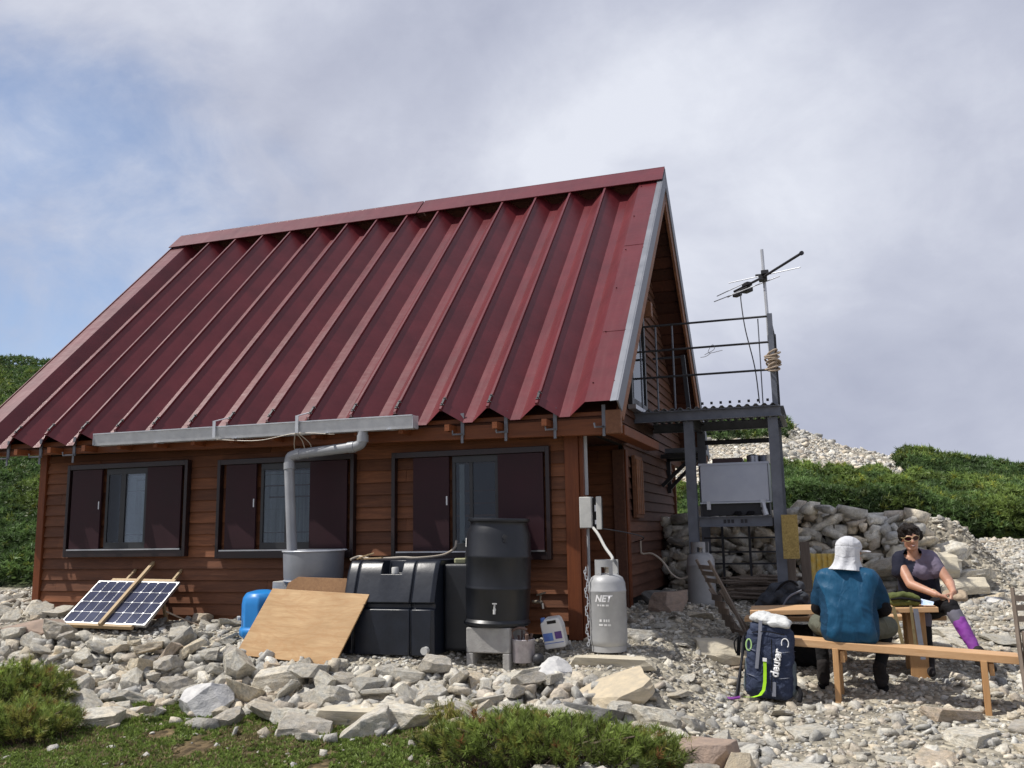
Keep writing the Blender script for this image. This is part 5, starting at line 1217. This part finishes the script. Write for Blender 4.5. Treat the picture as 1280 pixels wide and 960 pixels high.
TA, TB = Vector((1.06, .43, .725)), Vector((2.62, .50, .765)); dv2 = (TB - TA).normalized(); sd2 = Vector((-dv2.y, dv2.x, 0))
for k in range(4): obj('table_plank', MB().bar(TA + sd2 * (k * .135 + .06), TB + sd2 * (k * .135 + .06), .128, .042), M['timber'], tb_, bevel=.004)
for f in (.14, .89):
    c = TA.lerp(TB, f) + sd2 * .26 - Vector((0, 0, .022))
    for s in (-1, 1):
        tp_ = c + sd2 * s * .13; bt = Vector((tp_.x, tp_.y, H(tp_.x, tp_.y) - .02)); obj('leg', MB().bar(bt, tp_, .15, .05, sd2), M['timberz'], tb_, bevel=.004)
    obj('leg_brace', MB().bar(c - sd2 * .24 - Vector((0, 0, .04)), c + sd2 * .24 - Vector((0, 0, .04)), .05, .08), M['timber'], tb_, bevel=.003)
b2 = thing('bench', 'far timber bench behind the table under the woman and the grey backpack', 'bench', (1.8, 1.28, .25))
FA, FB = Vector((.95, 1.22, .60)), Vector((2.75, 1.27, .635))
for k in (0, 1): obj('seat_plank', MB().bar(FA + Vector((0, k * .13 - .06, 0)), FB + Vector((0, k * .13 - .06, 0)), .12, .042), M['timber'], b2, bevel=.004)
for f in (.1, .9):
    c = FA.lerp(FB, f)
    for s in (-1, 1): obj('leg', MB().bar((c.x, c.y + s * .08, H(c.x, c.y) - .02), (c.x, c.y + s * .08, c.z - .022), .07, .045), M['timberz'], b2, bevel=.004)

# ================================================================== SOFT BODIES
def hull_prims(prims, T=None):
    bm = bmesh.new()
    for p in prims:
        b2_ = bmesh.new()
        if p[0] == 'c':
            for c, r in ((p[1], p[2]), (p[3], p[4])):
                g = bmesh.ops.create_icosphere(b2_, subdivisions=2, radius=r); bmesh.ops.translate(b2_, verts=g['verts'], vec=c)
            h = bmesh.ops.convex_hull(b2_, input=b2_.verts); bmesh.ops.delete(b2_, geom=[v for v in b2_.verts if not v.link_faces], context='VERTS')
        elif p[0] == 'e':
            g = bmesh.ops.create_icosphere(b2_, subdivisions=3, radius=1); Mx = Matrix.Translation(p[1]) @ (Euler(p[3]).to_matrix().to_4x4() if len(p) > 3 else Matrix()) @ Matrix.Diagonal((*p[2], 1))
            b2_.transform(Mx)
        elif p[0] == 'h':   # hull of several balls
            for c, r in p[1]:
                g = bmesh.ops.create_icosphere(b2_, subdivisions=2, radius=r); bmesh.ops.translate(b2_, verts=g['verts'], vec=c)
            bmesh.ops.convex_hull(b2_, input=b2_.verts); bmesh.ops.delete(b2_, geom=[v for v in b2_.verts if not v.link_faces], context='VERTS')
        me = bpy.data.meshes.new('x'); b2_.to_mesh(me); b2_.free(); bm.from_mesh(me); bpy.data.meshes.remove(me)
    if T is not None: bm.transform(T)
    bmesh.ops.recalc_face_normals(bm, faces=bm.faces)
    me = bpy.data.meshes.new('soft'); bm.to_mesh(me); bm.free(); return me
def soft(name, prims, m, parent=None, loc=None, vox=.011, smooth=6, T=None, wr=0, ws=14, cut=None):
    me = hull_prims(prims, T); o = bpy.data.objects.new('tmp', me); COL.objects.link(o)
    r = o.modifiers.new('r', 'REMESH'); r.mode = 'VOXEL'; r.voxel_size = vox
    s = o.modifiers.new('s', 'SMOOTH'); s.factor = .6; s.iterations = smooth
    bpy.context.view_layer.update(); dg = bpy.context.evaluated_depsgraph_get()
    m2 = bpy.data.meshes.new_from_object(o.evaluated_get(dg)); bpy.data.objects.remove(o); bpy.data.meshes.remove(me)
    if wr:
        nrm = [v.normal.copy() for v in m2.vertices]
        for v, n_ in zip(m2.vertices, nrm):
            q = v.co * ws; k = mnoise.noise(q) + .8 * (.35 - 1.6 * abs(mnoise.noise(Vector((q.x * .9 + 3, q.y * .9, q.z * 1.5 + q.x * .8))))); v.co += n_ * wr * k
    if cut:
        bm = bmesh.new(); bm.from_mesh(m2); bmesh.ops.delete(bm, geom=[f for f in bm.faces if cut(f.calc_center_median())], context='FACES'); bm.to_mesh(m2); bm.free()
    return put(name, m2, m, parent, loc, True)
V3 = Vector
def finger(base, d, nrm, lens, r, curl):
    out = []; p = V3(base); d = V3(d).normalized(); nrm = V3(nrm).normalized()
    for k, L in enumerate(lens):
        ax = d.cross(nrm).normalized(); d = Matrix.Rotation(curl * (.7 + .5 * k), 3, ax) @ d; e = p + d * L
        out.append(('c', p, r * (1 - .1 * k), e, r * (.92 - .12 * k))); p = e
    return out
def hand(wrist, d, palmn, side, s=1.0, curl=.45):
    """wrist point, direction of the fingers, palm normal, side = thumb direction sign"""
    w = V3(wrist); d = V3(d).normalized(); pn = V3(palmn); pn = (pn - d * pn.dot(d)).normalized(); sx = d.cross(pn).normalized() * side
    k0 = w + d * .085 * s
    out = [('h', [(w, .021 * s), (w + d * .03 * s + sx * .024 * s, .018 * s), (w + d * .03 * s - sx * .022 * s, .016 * s), (k0 + sx * .030 * s, .0125 * s), (k0 - sx * .030 * s, .011 * s)])]
    for k, (o, L) in enumerate(((.031, .9), (.011, 1.0), (-.010, .93), (-.030, .72))):
        out += finger(k0 + sx * o * s - d * .008, d + sx * o * 2.5, pn, [.042 * L * s, .027 * L * s, .021 * L * s], .0088 * s, curl)
    out += finger(w + d * .028 * s + sx * .026 * s, d * .55 + sx * .8 + pn * .25, pn, [.038 * s, .032 * s, .024 * s], .0105 * s, curl * .4)
    return out
def head_prims(c, yaw, pitch=0, roll=0, s=1.0):
    T = Matrix.Translation(c) @ Matrix.Rotation(yaw, 4, 'Z') @ Matrix.Rotation(roll, 4, 'Y') @ Matrix.Rotation(pitch, 4, 'X') @ Matrix.Scale(s, 4)
    P = [('e', V3((0, .012, .03)), (.076, .096, .088)), ('e', V3((0, -.028, -.03)), (.062, .064, .085)), ('h', [(V3((.028, -.072, -.098)), .014), (V3((-.028, -.072, -.098)), .014), (V3((.048, -.01, -.07)), .016), (V3((-.048, -.01, -.07)), .016)]),
         ('c', V3((0, -.088, .012)), .010, V3((0, -.112, -.026)), .0145), ('e', V3((.013, -.096, -.030)), (.010, .010, .009)), ('e', V3((-.013, -.096, -.030)), (.010, .010, .009)),
         ('e', V3((.077, .012, -.008)), (.010, .020, .032)), ('e', V3((-.077, .012, -.008)), (.010, .020, .032)),
         ('c', V3((-.04, -.082, .022)), .011, V3((.04, -.082, .022)), .011), ('e', V3((.036, -.068, -.028)), (.022, .022, .022)), ('e', V3((-.036, -.068, -.028)), (.022, .022, .022)), ('e', V3((0, -.088, -.066)), (.024, .012, .013))]
    return P, T
def tr(P, T):
    out = []
    for p in P:
        if p[0] == 'c': out.append(('c', T @ p[1], p[2], T @ p[3], p[4]))
        elif p[0] == 'h': out.append(('h', [(T @ c, r) for c, r in p[1]]))
        else: out.append(('e', T @ p[1], p[2], T.to_euler()))
    return out

# ---------------- man seen from behind
man = thing('person', 'man seen from behind in teal shirt and white sun hat, sitting on the bench', 'person', (1.87, -.05, .13))
mh = V3((1.925, .045, 1.245)); HP, HT = head_prims(mh, pi - R(48), R(6))
shL, shR, elL, elR, wrL, wrR = V3((1.705, .0, 1.045)), V3((2.085, .0, 1.045)), V3((1.645, .03, .81)), V3((2.165, .03, .805)), V3((1.76, .25, .725)), V3((2.04, .25, .725))
hipL, hipR, knL, knR, anL, anR = V3((1.78, -.03, .645)), V3((1.98, -.03, .645)), V3((1.645, .31, .655)), V3((2.185, .31, .64)), V3((1.655, .24, .26)), V3((2.10, .22, .25))
body = tr(HP, HT) + [('c', V3((1.905, .02, 1.17)), .056, V3((1.895, -.005, 1.08)), .062), ('h', [(V3((1.79, .0, 1.03)), .07), (V3((2.0, .0, 1.03)), .07), (V3((1.88, -.01, .70)), .12)]),
    ('c', shL, .052, elL, .042), ('c', elL, .040, wrL, .029), ('c', shR, .052, elR, .042), ('c', elR, .040, wrR, .029),
    ('c', hipL, .075, knL, .056), ('c', hipR, .075, knR, .056), ('c', knL, .052, anL, .037), ('c', knR, .052, anR, .037)]
body += hand(wrL, (.55, .6, -.25), (0, 0, -1), -1, 1.05) + hand(wrR, (-.55, .6, -.25), (0, 0, -1), 1, 1.05)
soft('body', body, M['skin'], man, vox=.008, smooth=3)
shirt = [('h', [(V3((1.745, .0, 1.04)), .098), (V3((2.045, .0, 1.04)), .098), (V3((1.80, -.035, .83)), .135), (V3((1.97, -.035, .83)), .135)]), ('h', [(V3((1.80, -.035, .83)), .138), (V3((1.965, -.035, .83)), .138), (V3((1.785, -.06, .64)), .137), (V3((1.985, -.06, .64)), .137)]),
         ('h', [(V3((1.75, .0, 1.07)), .075), (V3((2.045, .0, 1.07)), .075), (V3((1.895, .01, 1.12)), .070)]), ('h', [(V3((1.73, 0, 1.05)), .092), (V3((1.70, .0, 1.0)), .088), (V3((1.655, .03, .865)), .072)]), ('h', [(V3((2.06, 0, 1.05)), .092), (V3((2.09, .0, 1.0)), .088), (V3((2.145, .03, .86)), .072)])]
ms = soft('shirt', shirt, M['shirt'], man, vox=.010, smooth=10, wr=.0075, ws=10)
ms.data.materials.append(M['shirtdark'])
for p_ in ms.data.polygons:      # dark teal sleeves; shirt sides darkened as painted shading
    c = p_.center + V3((1.87, -.05, .13))
    if abs(c.x - 1.893) > .185 + max(0, c.z - .93) * .40 + .012 * sin(c.z * 14) or c.y > .10: p_.material_index = 1
for e0, e1, w_, nm in ((V3((1.66, .025, .88)), elL, wrL, 0), (V3((2.145, .025, .875)), elR, wrR, 1)):
    soft('arm_sleeve', [('c', e0, .064, e1, .060), ('c', e1, .060, w_, .042)], M['blackcloth'], man, vox=.010, smooth=5, wr=.003)
soft('shorts', [('h', [(V3((1.80, -.05, .645)), .125), (V3((1.97, -.05, .645)), .125), (V3((1.88, .02, .66)), .12)]), ('c', V3((1.79, -.03, .655)), .108, V3((1.65, .27, .655)), .098), ('c', V3((1.98, -.03, .655)), .108, V3((2.18, .27, .64)), .098)], M['shorts'], man, vox=.012, smooth=6, wr=.008, ws=10)
soft('trousers', [('c', knL, .068, V3((1.655, .25, .33)), .052), ('c', knR, .068, V3((2.105, .23, .32)), .052), ('c', V3((1.76, .1, .66)), .07, knL, .066), ('c', V3((2.0, .1, .66)), .07, knR, .066)], M['pants'], man, vox=.011, smooth=5, wr=.004)
for a, dx in ((anL, -.02), (anR, .03)):
    z0 = H(a.x, a.y + .06) + .03
    bo = soft('boot', [('c', V3((a.x, a.y, z0 + .04)), .052, V3((a.x, a.y, a.z + .07)), .056), ('h', [(V3((a.x, a.y - .035, z0 + .012)), .042), (V3((a.x + dx, a.y + .15, z0 + .01)), .040), (V3((a.x + dx, a.y + .06, z0 + .05)), .045)])], M['boot'], man, vox=.010, smooth=4, wr=.002)
    so_ = MB(); 
    pts = [(a.x + dx * .5 + .048 * cos(q), a.y + .055 + .145 * sin(q)) for q in np.linspace(0, 2 * pi, 15)[:-1]]
    so_.loft([(x, y, z0 - .045) for x, y in pts], [(x, y, z0 - .018) for x, y in pts]); obj('sole', so_, M['blackcloth'], bo)
# hat: crown, brim to the right, neck flap
hT = Matrix.Translation(mh + V3((0, 0, .02))) @ Matrix.Rotation(pi - R(48), 4, 'Z') @ Matrix.Rotation(R(6), 4, 'X')
hatp = tr([('e', V3((0, .005, .052)), (.098, .116, .085)), ('h', [(V3((.085, .01, .03)), .014), (V3((-.085, .01, .03)), .014), (V3((0, -.10, .035)), .014), (V3((0, .112, .03)), .014)])], hT)
hat = soft('hat', hatp, M['hat'], man, vox=.008, smooth=4, wr=.003, ws=22)
bm_ = MB(); 
br = [(-.098, -.05), (-.098, -.125), (-.06, -.185), (0, -.203), (.06, -.185), (.098, -.125), (.098, -.05)]
bm_.loft([hT @ V3((x, y, .026 - (abs(x) * .15))) for x, y in br], [hT @ V3((x, y, .034 - (abs(x) * .15))) for x, y in br]); obj('brim', bm_, M['hat'], hat, bevel=.003)
fl_ = MB(); rows_ = []
for j, (z, k) in enumerate(((.045, .98), (.01, 1.0), (-.04, .98), (-.085, 1.02), (-.125, 1.18), (-.15, 1.42))):
    row = []
    for i in range(23):
        a = R(-22 + 224 * i / 22); w_ = .011 * sin(i * 1.35 + j * .6) * j / 3
        row.append(hT @ V3(((.100 * k + w_) * cos(a), .008 + (.118 * k + w_) * sin(a), z - .018 * abs(cos(a)) * 0)))
    rows_.append(row)
fl_.add([p for r_ in rows_ for p in r_], [(j * 23 + i, j * 23 + i + 1, (j + 1) * 23 + i + 1, (j + 1) * 23 + i) for j in range(5) for i in range(22)])
fo = obj('neck_flap', fl_, M['hat'], hat, smooth=True); s_ = fo.modifiers.new('t', 'SOLIDIFY'); s_.thickness = .004; s_ = fo.modifiers.new('u', 'SUBSURF'); s_.levels = s_.render_levels = 1

# ---------------- woman facing the camera
wo = thing('person', 'dark haired woman in sunglasses facing the camera behind the table end, hands on her knee', 'person', (2.55, 1.1, .25))
wh = V3((2.485, 1.0, 1.37)); WP, WT = head_prims(wh, R(6), R(8), R(-7), .96)
sL, sR = V3((2.375, 1.06, 1.165)), V3((2.665, 1.04, 1.175)); eL, eR = V3((2.45, .88, .955)), V3((2.775, .92, .965)); hL, hR = V3((2.635, .69, .88)), V3((2.775, .73, .90))
hpL, hpR = V3((2.46, 1.17, .735)), V3((2.64, 1.17, .735)); kL, kR = V3((2.515, .74, .70)), V3((2.735, .70, .785)); aL, aR = V3((2.53, .72, .30)), V3((2.895, .50, .40))
body = tr(WP, WT) + [('c', V3((2.492, 1.03, 1.30)), .047, V3((2.515, 1.06, 1.19)), .052), ('h', [(V3((2.44, 1.07, 1.16)), .058), (V3((2.60, 1.06, 1.165)), .058), (V3((2.55, 1.15, .78)), .11)]),
    ('c', sL, .050, eL, .044), ('c', eL, .043, hL, .028), ('c', sR, .050, eR, .044), ('c', eR, .043, hR, .028), ('c', hpL, .08, kL, .056), ('c', hpR, .08, kR, .056), ('c', kL, .05, aL, .035), ('c', kR, .05, aR, .035)]
body += hand(hL, (.9, -.1, -.35), (0, -.2, -1), 1, .95, .5) + hand(hR, (-.12, -.45, -.75), (-.5, .2, -.5), -1, .95, .35)
soft('body', body, M['skin'], wo, vox=.007, smooth=3)
top_ = [('h', [(V3((2.42, 1.075, 1.155)), .088), (V3((2.62, 1.065, 1.16)), .088), (V3((2.46, 1.10, .95)), .105), (V3((2.61, 1.10, .95)), .105)]), ('h', [(V3((2.46, 1.10, .95)), .105), (V3((2.61, 1.10, .95)), .105), (V3((2.47, 1.17, .74)), .122), (V3((2.63, 1.17, .74)), .122)]),
        ('e', V3((2.475, 1.01, 1.05)), (.072, .062, .085)), ('e', V3((2.57, 1.01, 1.05)), (.072, .062, .085)), ('e', V3((2.52, 1.01, 1.06)), (.10, .06, .08)),
        ('h', [(V3((2.40, 1.065, 1.17)), .082), (V3((2.375, 1.01, 1.06)), .072)]), ('h', [(V3((2.635, 1.05, 1.18)), .082), (V3((2.695, 1.0, 1.07)), .072)]), ('h', [(V3((2.41, 1.065, 1.19)), .06), (V3((2.63, 1.055, 1.195)), .06), (V3((2.51, 1.06, 1.215)), .062)])]
def neckline(c): return (V3(c) - V3((2.495, .97, 1.245))).length < .088
sho = soft('shirt', top_, M['navy'], wo, vox=.010, smooth=6, wr=.005, ws=13, cut=neckline)
sho.data.materials.append(M['mauve'])
for p_ in sho.data.polygons:      # colour blocked front: mauve shoulder, sleeve and chest, navy for the rest
    c = p_.center + V3((2.55, 1.1, .25))
    if c.z > .985 + max(0, 2.56 - c.x) * .55 + max(0, c.x - 2.56) * .12 and c.x > 2.455 + (c.z - 1.0) * .40 and c.y < 1.10: p_.material_index = 1
soft('leggings', [('c', hpL, .105, kL, .072), ('c', hpR, .105, kR, .072), ('c', kL, .068, V3((2.525, .72, .36)), .048), ('c', kR, .070, kR.lerp(aR, .2), .061), ('h', [(hpL, .12), (hpR, .12)])], M['pants'], wo, vox=.011, smooth=5, wr=.003)
soft('knee_band', [('c', kR.lerp(aR, .16), .065, kR.lerp(aR, .30), .063), ], M['greyknit'], wo, vox=.009, smooth=4)
soft('knee_band', [('c', kL.lerp(aL, .02), .073, kL.lerp(aL, .16), .070)], M['greyknit'], wo, vox=.009, smooth=4)
soft('calf_sleeve', [('c', kR.lerp(aR, .26), .060, kR.lerp(aR, .45), .061), ('c', kR.lerp(aR, .45), .061, aR, .042)], M['purple'], wo, vox=.009, smooth=4, wr=.004, ws=22)
for a, d_ in ((aL, V3((.0, -.15, 0))), (aR, V3((.08, -.12, -.03)))):
    z0 = H(a.x, a.y - .06) + .03; zz = z0 if a is aL else a.z - .07
    soft('boot', [('c', V3((a.x, a.y, zz + .05)), .045, V3((a.x, a.y, a.z + .03)), .050), ('h', [(V3((a.x, a.y + .03, zz + .01)), .036), (V3((a.x, a.y, zz + .01)) + d_, .034), (V3((a.x, a.y, zz + .04)) + d_ * .5, .04)])], M['boot'], wo, vox=.010, smooth=4)
hair = tr([('e', V3((0, .022, .046)), (.090, .108, .088)), ('e', V3((.075, .02, .03)), (.022, .05, .06)), ('e', V3((-.075, .02, .03)), (.022, .05, .06)), ('c', V3((-.055, -.062, .088)), .020, V3((.055, -.062, .088)), .020), ('e', V3((.07, .085, .03)), (.055, .055, .06)), ('e', V3((.10, .07, .0)), (.035, .04, .055))], WT)
soft('hair', hair, M['hair'], wo, vox=.007, smooth=2, wr=.012, ws=30)
gl_ = MB()
for sx in (-1, 1):
    pts = [(sx * .034 + .031 * cos(a) * (1.05 if sx else 1), .004 + .021 * sin(a)) for a in np.linspace(0, 2 * pi, 17)[:-1]]
    gl_.loft([WT @ V3((x, -.104 + .9 * x * x * 6, z)) for x, z in pts], [WT @ V3((x, -.098 + .9 * x * x * 6, z)) for x, z in pts])
sg = obj('sunglasses', gl_, M['lens'], wo)
ff = MB()
for sx in (-1, 1):
    ff.tube([WT @ V3((sx * .034 + .033 * cos(a), -.105 + 5.4 * (sx * .034 + .033 * cos(a)) ** 2, .004 + .023 * sin(a))) for a in np.linspace(0, 2 * pi, 21)], .0032, 6, False)
    ff.tube([WT @ V3((sx * .067, -.082, .012)), WT @ V3((sx * .080, -.04, .012)), WT @ V3((sx * .082, .02, .008))], .0034, 6)
ff.tube([WT @ V3((-.008, -.107, .010)), WT @ V3((.008, -.107, .010))], .0035, 6); obj('frame', ff, M['frame'], sg)
lp = MB().tube([WT @ V3((x, -.1035 + 3.6 * x * x + .001, -.064 + 3.5 * x * x)) for x in np.linspace(-.024, .024, 9)], [.002, .0042, .0055, .006, .006, .006, .0055, .0042, .002], 7)
obj('lips', lp, M['lips'], wo, smooth=True)
obj('teeth', MB().tube([WT @ V3((x, -.1085 + 3.2 * x * x, -.0635 + 3.5 * x * x)) for x in np.linspace(-.013, .013, 7)], .0022, 6), M['white'], wo)
obj('bracelet', MB().tube([hL.lerp(eL, .12) + Matrix.Rotation(1.2, 3, 'Z') @ V3((0, .031 * cos(a), .031 * sin(a))) for a in np.linspace(0, 2 * pi, 17)], .005, 6, False), M['frame'], wo)

# ================================================================== BACKPACKS AND BAGS
bpck = thing('backpack', 'tall navy blue backpack with white top cover and lime strap left of the bench', 'backpack', (1.22, -.36, .12))
PT = Matrix.Translation((1.225, -.30, .125)) @ Matrix.Rotation(R(-8), 4, 'Z') @ Matrix.Rotation(R(-7), 4, 'X') @ Matrix.Rotation(R(3), 4, 'Y')
Q = lambda x, y, z: PT @ V3((x, y, z))
soft('main_bag', [('h', [(Q(-.12, .0, .07), .075), (Q(.12, .0, .07), .075), (Q(-.11, .07, .07), .07), (Q(.11, .07, .07), .07), (Q(-.115, .0, .47), .08), (Q(.115, .0, .47), .08), (Q(-.1, .08, .5), .07), (Q(.1, .08, .5), .07)])], M['pack'], bpck, vox=.009, smooth=5, wr=.011, ws=11)
soft('lid', [('h', [(Q(-.11, -.02, .535), .055), (Q(.11, -.02, .535), .055), (Q(-.10, .10, .54), .05), (Q(.10, .10, .54), .05), (Q(-.10, .0, .58), .045), (Q(.09, .0, .58), .045)])], M['pack'], bpck, vox=.010, smooth=5, wr=.006, ws=12)
soft('top_cover', [('h', [(Q(-.12, -.03, .635), .028), (Q(.14, -.055, .60), .028), (Q(-.10, .10, .66), .028), (Q(.10, .10, .63), .026)]), ('c', Q(.02, -.07, .585), .03, Q(.15, -.075, .575), .027), ('c', Q(-.14, -.05, .62), .026, Q(-.02, -.07, .60), .03), ('c', Q(.06, -.04, .625), .03, Q(.16, -.03, .60), .024)], M['packlid'], bpck, vox=.009, smooth=3, wr=.008, ws=16)
for s in (-1, 1):
    soft('side_pocket', [('h', [(Q(s * .165, .03, .07), .05), (Q(s * .165, .08, .08), .045), (Q(s * .165, .0, .27), .04), (Q(s * .165, .07, .28), .035)])], M['packgrey'], bpck, vox=.010, smooth=5, wr=.005)
def ribbon(pts, w, m, name, parent, th=.004):
    P_ = [V3(p) for p in pts]; r = MB()
    ex = (PT.to_3x3() @ V3((1, 0, 0))) * (w / 2); ey = (PT.to_3x3() @ V3((0, -1, 0))) * th
    for a, b in zip(P_[:-1], P_[1:]): r.loft([a - ex, a + ex, a + ex + ey, a - ex + ey], [b - ex, b + ex, b + ex + ey, b - ex + ey])
    return obj(name, r, m, parent)
ribbon([Q(-.06, -.092, .60), Q(-.062, -.092, .50), Q(-.075, -.088, .36), Q(-.085, -.085, .22)], .028, M['strapgrey'], 'compression_strap', bpck)
ribbon([Q(-.02, -.088, .285), Q(-.018, -.086, .20), Q(-.018, -.088, .12), Q(-.025, -.094, .06), Q(-.05, -.11, .02), Q(-.10, -.14, .0), Q(-.16, -.15, -.005)], .026, M['lime'], 'lime_strap', bpck)
ribbon([Q(.055, -.088, .13), Q(.055, -.086, .02)], .03, M['strapgrey'], 'lower_strap', bpck)
for s_x in (-1, 1):
    for zz in (.16, .36): ribbon([Q(s_x * .20, .02, zz + .02), Q(s_x * .15, -.075, zz + .01), Q(s_x * .10, -.092, zz)], .016, M['strapgrey'], 'side_strap', bpck)
obj('front_zip', MB().tube([Q(.035, -.094, .06), Q(.04, -.096, .25), Q(.03, -.095, .46)], .0045, 6), M['blackcloth'], bpck)
obj('front_zip', MB().tube(curve([Q(-.13, -.082, .50), Q(0, -.097, .515), Q(.13, -.082, .50)], 6), .0045, 6), M['blackcloth'], bpck)
obj('buckle', MB().box(Q(-.02, -.094, .295), (.032, .01, .028), PT.to_3x3()), M['letter'], bpck)
lo2 = MB().tube([Q(-.155 + .022 * cos(a), -.072, .40 + .045 * sin(a)) for a in np.linspace(0, 2 * pi, 15)], .006, 6, False); obj('loop', lo2, pbr('pale_lime', (.40, .62, .25), None, 5, .6), bpck)
lo3 = MB().tube([Q(.135 + .028 * cos(a), -.078, .435 + .038 * sin(a)) for a in np.linspace(-.8, 3.6, 12)], .0045, 6, False); obj('loop', lo3, M['letter'], bpck)
cu = bpy.data.curves.new('lettering', 'FONT'); cu.body = 'deuter'; cu.size = .088; cu.offset = .0022; cu.space_character = .92
o = bpy.data.objects.new('lettering', cu); COL.objects.link(o); bpy.context.view_layer.update()
me = bpy.data.meshes.new_from_object(o.evaluated_get(bpy.context.evaluated_depsgraph_get())); bpy.data.objects.remove(o)
me.transform(PT @ Matrix.Translation((.085, -.102, .165)) @ Matrix.Rotation(R(90), 4, 'X') @ Matrix.Rotation(R(83), 4, 'Z'))
lt_ = put('lettering', me, M['letter'], bpck); sw_ = lt_.modifiers.new('wrap', 'SOLIDIFY'); sw_.thickness = .022
obj('hip_belt', MB().tube(curve([Q(.17, .05, .09), Q(.22, .02, .10), Q(.25, -.02, .06), Q(.245, -.05, .0)], 6), .018, 8), M['blackcloth'], bpck)
pl_ = thing('trekking_poles', 'pair of black folded trekking poles leaning at the left of the navy backpack', 'trekking poles', (1.0, -.32, .13))
obj('shaft', MB().tube([(.965, -.36, .12), (1.065, -.20, .62)], .010, 8), M['darksteel'], pl_); obj('shaft', MB().tube([(.985, -.34, .12), (1.045, -.22, .60)], .009, 8), M['darksteel'], pl_)
obj('grip', MB().tube([(1.015, -.215, .60), (1.005, -.225, .54), (.995, -.235, .44)], [.017, .014, .015], 10), M['blackcloth'], pl_); obj('grip', MB().tube([(1.065, -.20, .625), (1.06, -.205, .57), (1.05, -.215, .48)], [.017, .014, .015], 10), M['blackcloth'], pl_)
obj('wrist_strap', MB().tube(curve([(1.01, -.22, .60), (.97, -.26, .55), (.985, -.25, .46), (1.0, -.23, .58)], 6), .006, 6), M['blackcloth'], pl_)
tag(obj('purple_strap', MB().tube(curve([(1.0, -.35, .13), (.92, -.37, .12), (.84, -.33, .13), (.78, -.30, .125)], 6), .012, 6), M['purple'], None, loc=(.9, -.35, .12)), 'thin purple strap lying on the stones left of the navy backpack', 'strap')
p2 = thing('backpack', 'dark grey backpack lying on the far bench behind the table', 'backpack', (1.33, 1.27, .62))
soft('main_bag', [('h', [(V3((1.13, 1.25, .71)), .085), (V3((1.50, 1.25, .71)), .085), (V3((1.25, 1.27, .86)), .085), (V3((1.44, 1.27, .89)), .075)]), ('c', V3((1.24, 1.22, .88)), .05, V3((1.48, 1.22, .90)), .06), ('c', V3((1.18, 1.18, .76)), .06, V3((1.30, 1.17, .84)), .05), ('c', V3((1.35, 1.16, .76)), .07, V3((1.50, 1.16, .80)), .06)], M['pack2'], p2, vox=.010, smooth=4, wr=.016, ws=11)
obj('strap', MB().tube(curve([(1.15, 1.17, .68), (1.22, 1.15, .80), (1.32, 1.15, .93), (1.42, 1.17, .96), (1.52, 1.17, .86)], 6), .012, 6), M['blackcloth'], p2)
obj('strap', MB().tube(curve([(1.30, 1.10, .70), (1.38, 1.09, .82), (1.50, 1.13, .88)], 6), .010, 6), M['strapgrey'], p2)
dbg = soft('dark_bag', [('h', [(V3((1.20, .85, .30)), .09), (V3((1.62, .85, .30)), .09), (V3((1.25, .85, .50)), .09), (V3((1.60, .85, .50)), .09)])], M['blackcloth'], None, (1.4, .85, .22), vox=.014, smooth=5, wr=.01, ws=9)
tag(dbg, 'black bag standing in the shade under the left end of the table', 'bag')
gb = thing('green_bag', 'olive green pouch with hanging straps on the right end of the table', 'bag', (2.36, .62, .785))
soft('pouch', [('h', [(V3((2.27, .58, .815)), .03), (V3((2.46, .58, .82)), .03), (V3((2.28, .72, .83)), .03), (V3((2.46, .72, .83)), .03)]), ('c', V3((2.27, .56, .865)), .032, V3((2.36, .57, .885)), .03), ('c', V3((2.36, .57, .885)), .03, V3((2.47, .58, .855)), .028), ('c', V3((2.26, .66, .87)), .03, V3((2.44, .66, .87)), .03)], M['olive'], gb, vox=.008, smooth=3, wr=.006, ws=18)
obj('black_rim', MB().tube(curve([(2.25, .545, .845), (2.33, .535, .855), (2.42, .54, .845), (2.49, .55, .83)], 6), .011, 7), M['blackcloth'], gb)
ho = MB().bar((2.40, .47, .80), (2.41, .45, .46), .022, .006, (0, 1, 0)).bar((2.26, .47, .79), (2.31, .44, .48), .03, .006, (0, 1, 0)); obj('strap', ho, M['khaki'], gb)
obj('strap', MB().bar((2.435, .45, .775), (2.46, .43, .36), .04, .006, (0, 1, 0)), M['strapgrey'], gb)
pp = MB().loft([(2.49, .52, .80), (2.58, .50, .80), (2.60, .60, .82), (2.50, .62, .845)], [(2.49, .52, .803), (2.58, .50, .803), (2.60, .60, .823), (2.50, .62, .848)])
tag(obj('folded_paper', pp, M['paper'], None, loc=(2.54, .55, .80)), 'pale blue and white paper on the table beside the green pouch', 'paper')
tag(obj('water_bottle', MB().lathe([(0, .79), (.034, .79), (.037, .80), (.037, .93), (.025, .965), (.018, .975), (.018, 1.0), (0, 1.001)], 18, (2.16, .80, 0)), M['cap'], None, loc=(2.16, .8, .79), smooth='auto'), 'small whitish bottle on the table left of the green pouch', 'bottle')
bx_ = soft('beige_cloth', [('h', [(V3((2.70, .70, .84)), .03), (V3((2.86, .70, .85)), .03), (V3((2.72, .80, .88)), .03), (V3((2.86, .80, .88)), .03)])], cloth('beige', (.40, .32, .23), None, .8), None, (2.78, .75, .83), vox=.009, smooth=4, wr=.008)
tag(bx_, 'beige cloth lying over the knee of the woman under her hands', 'cloth')
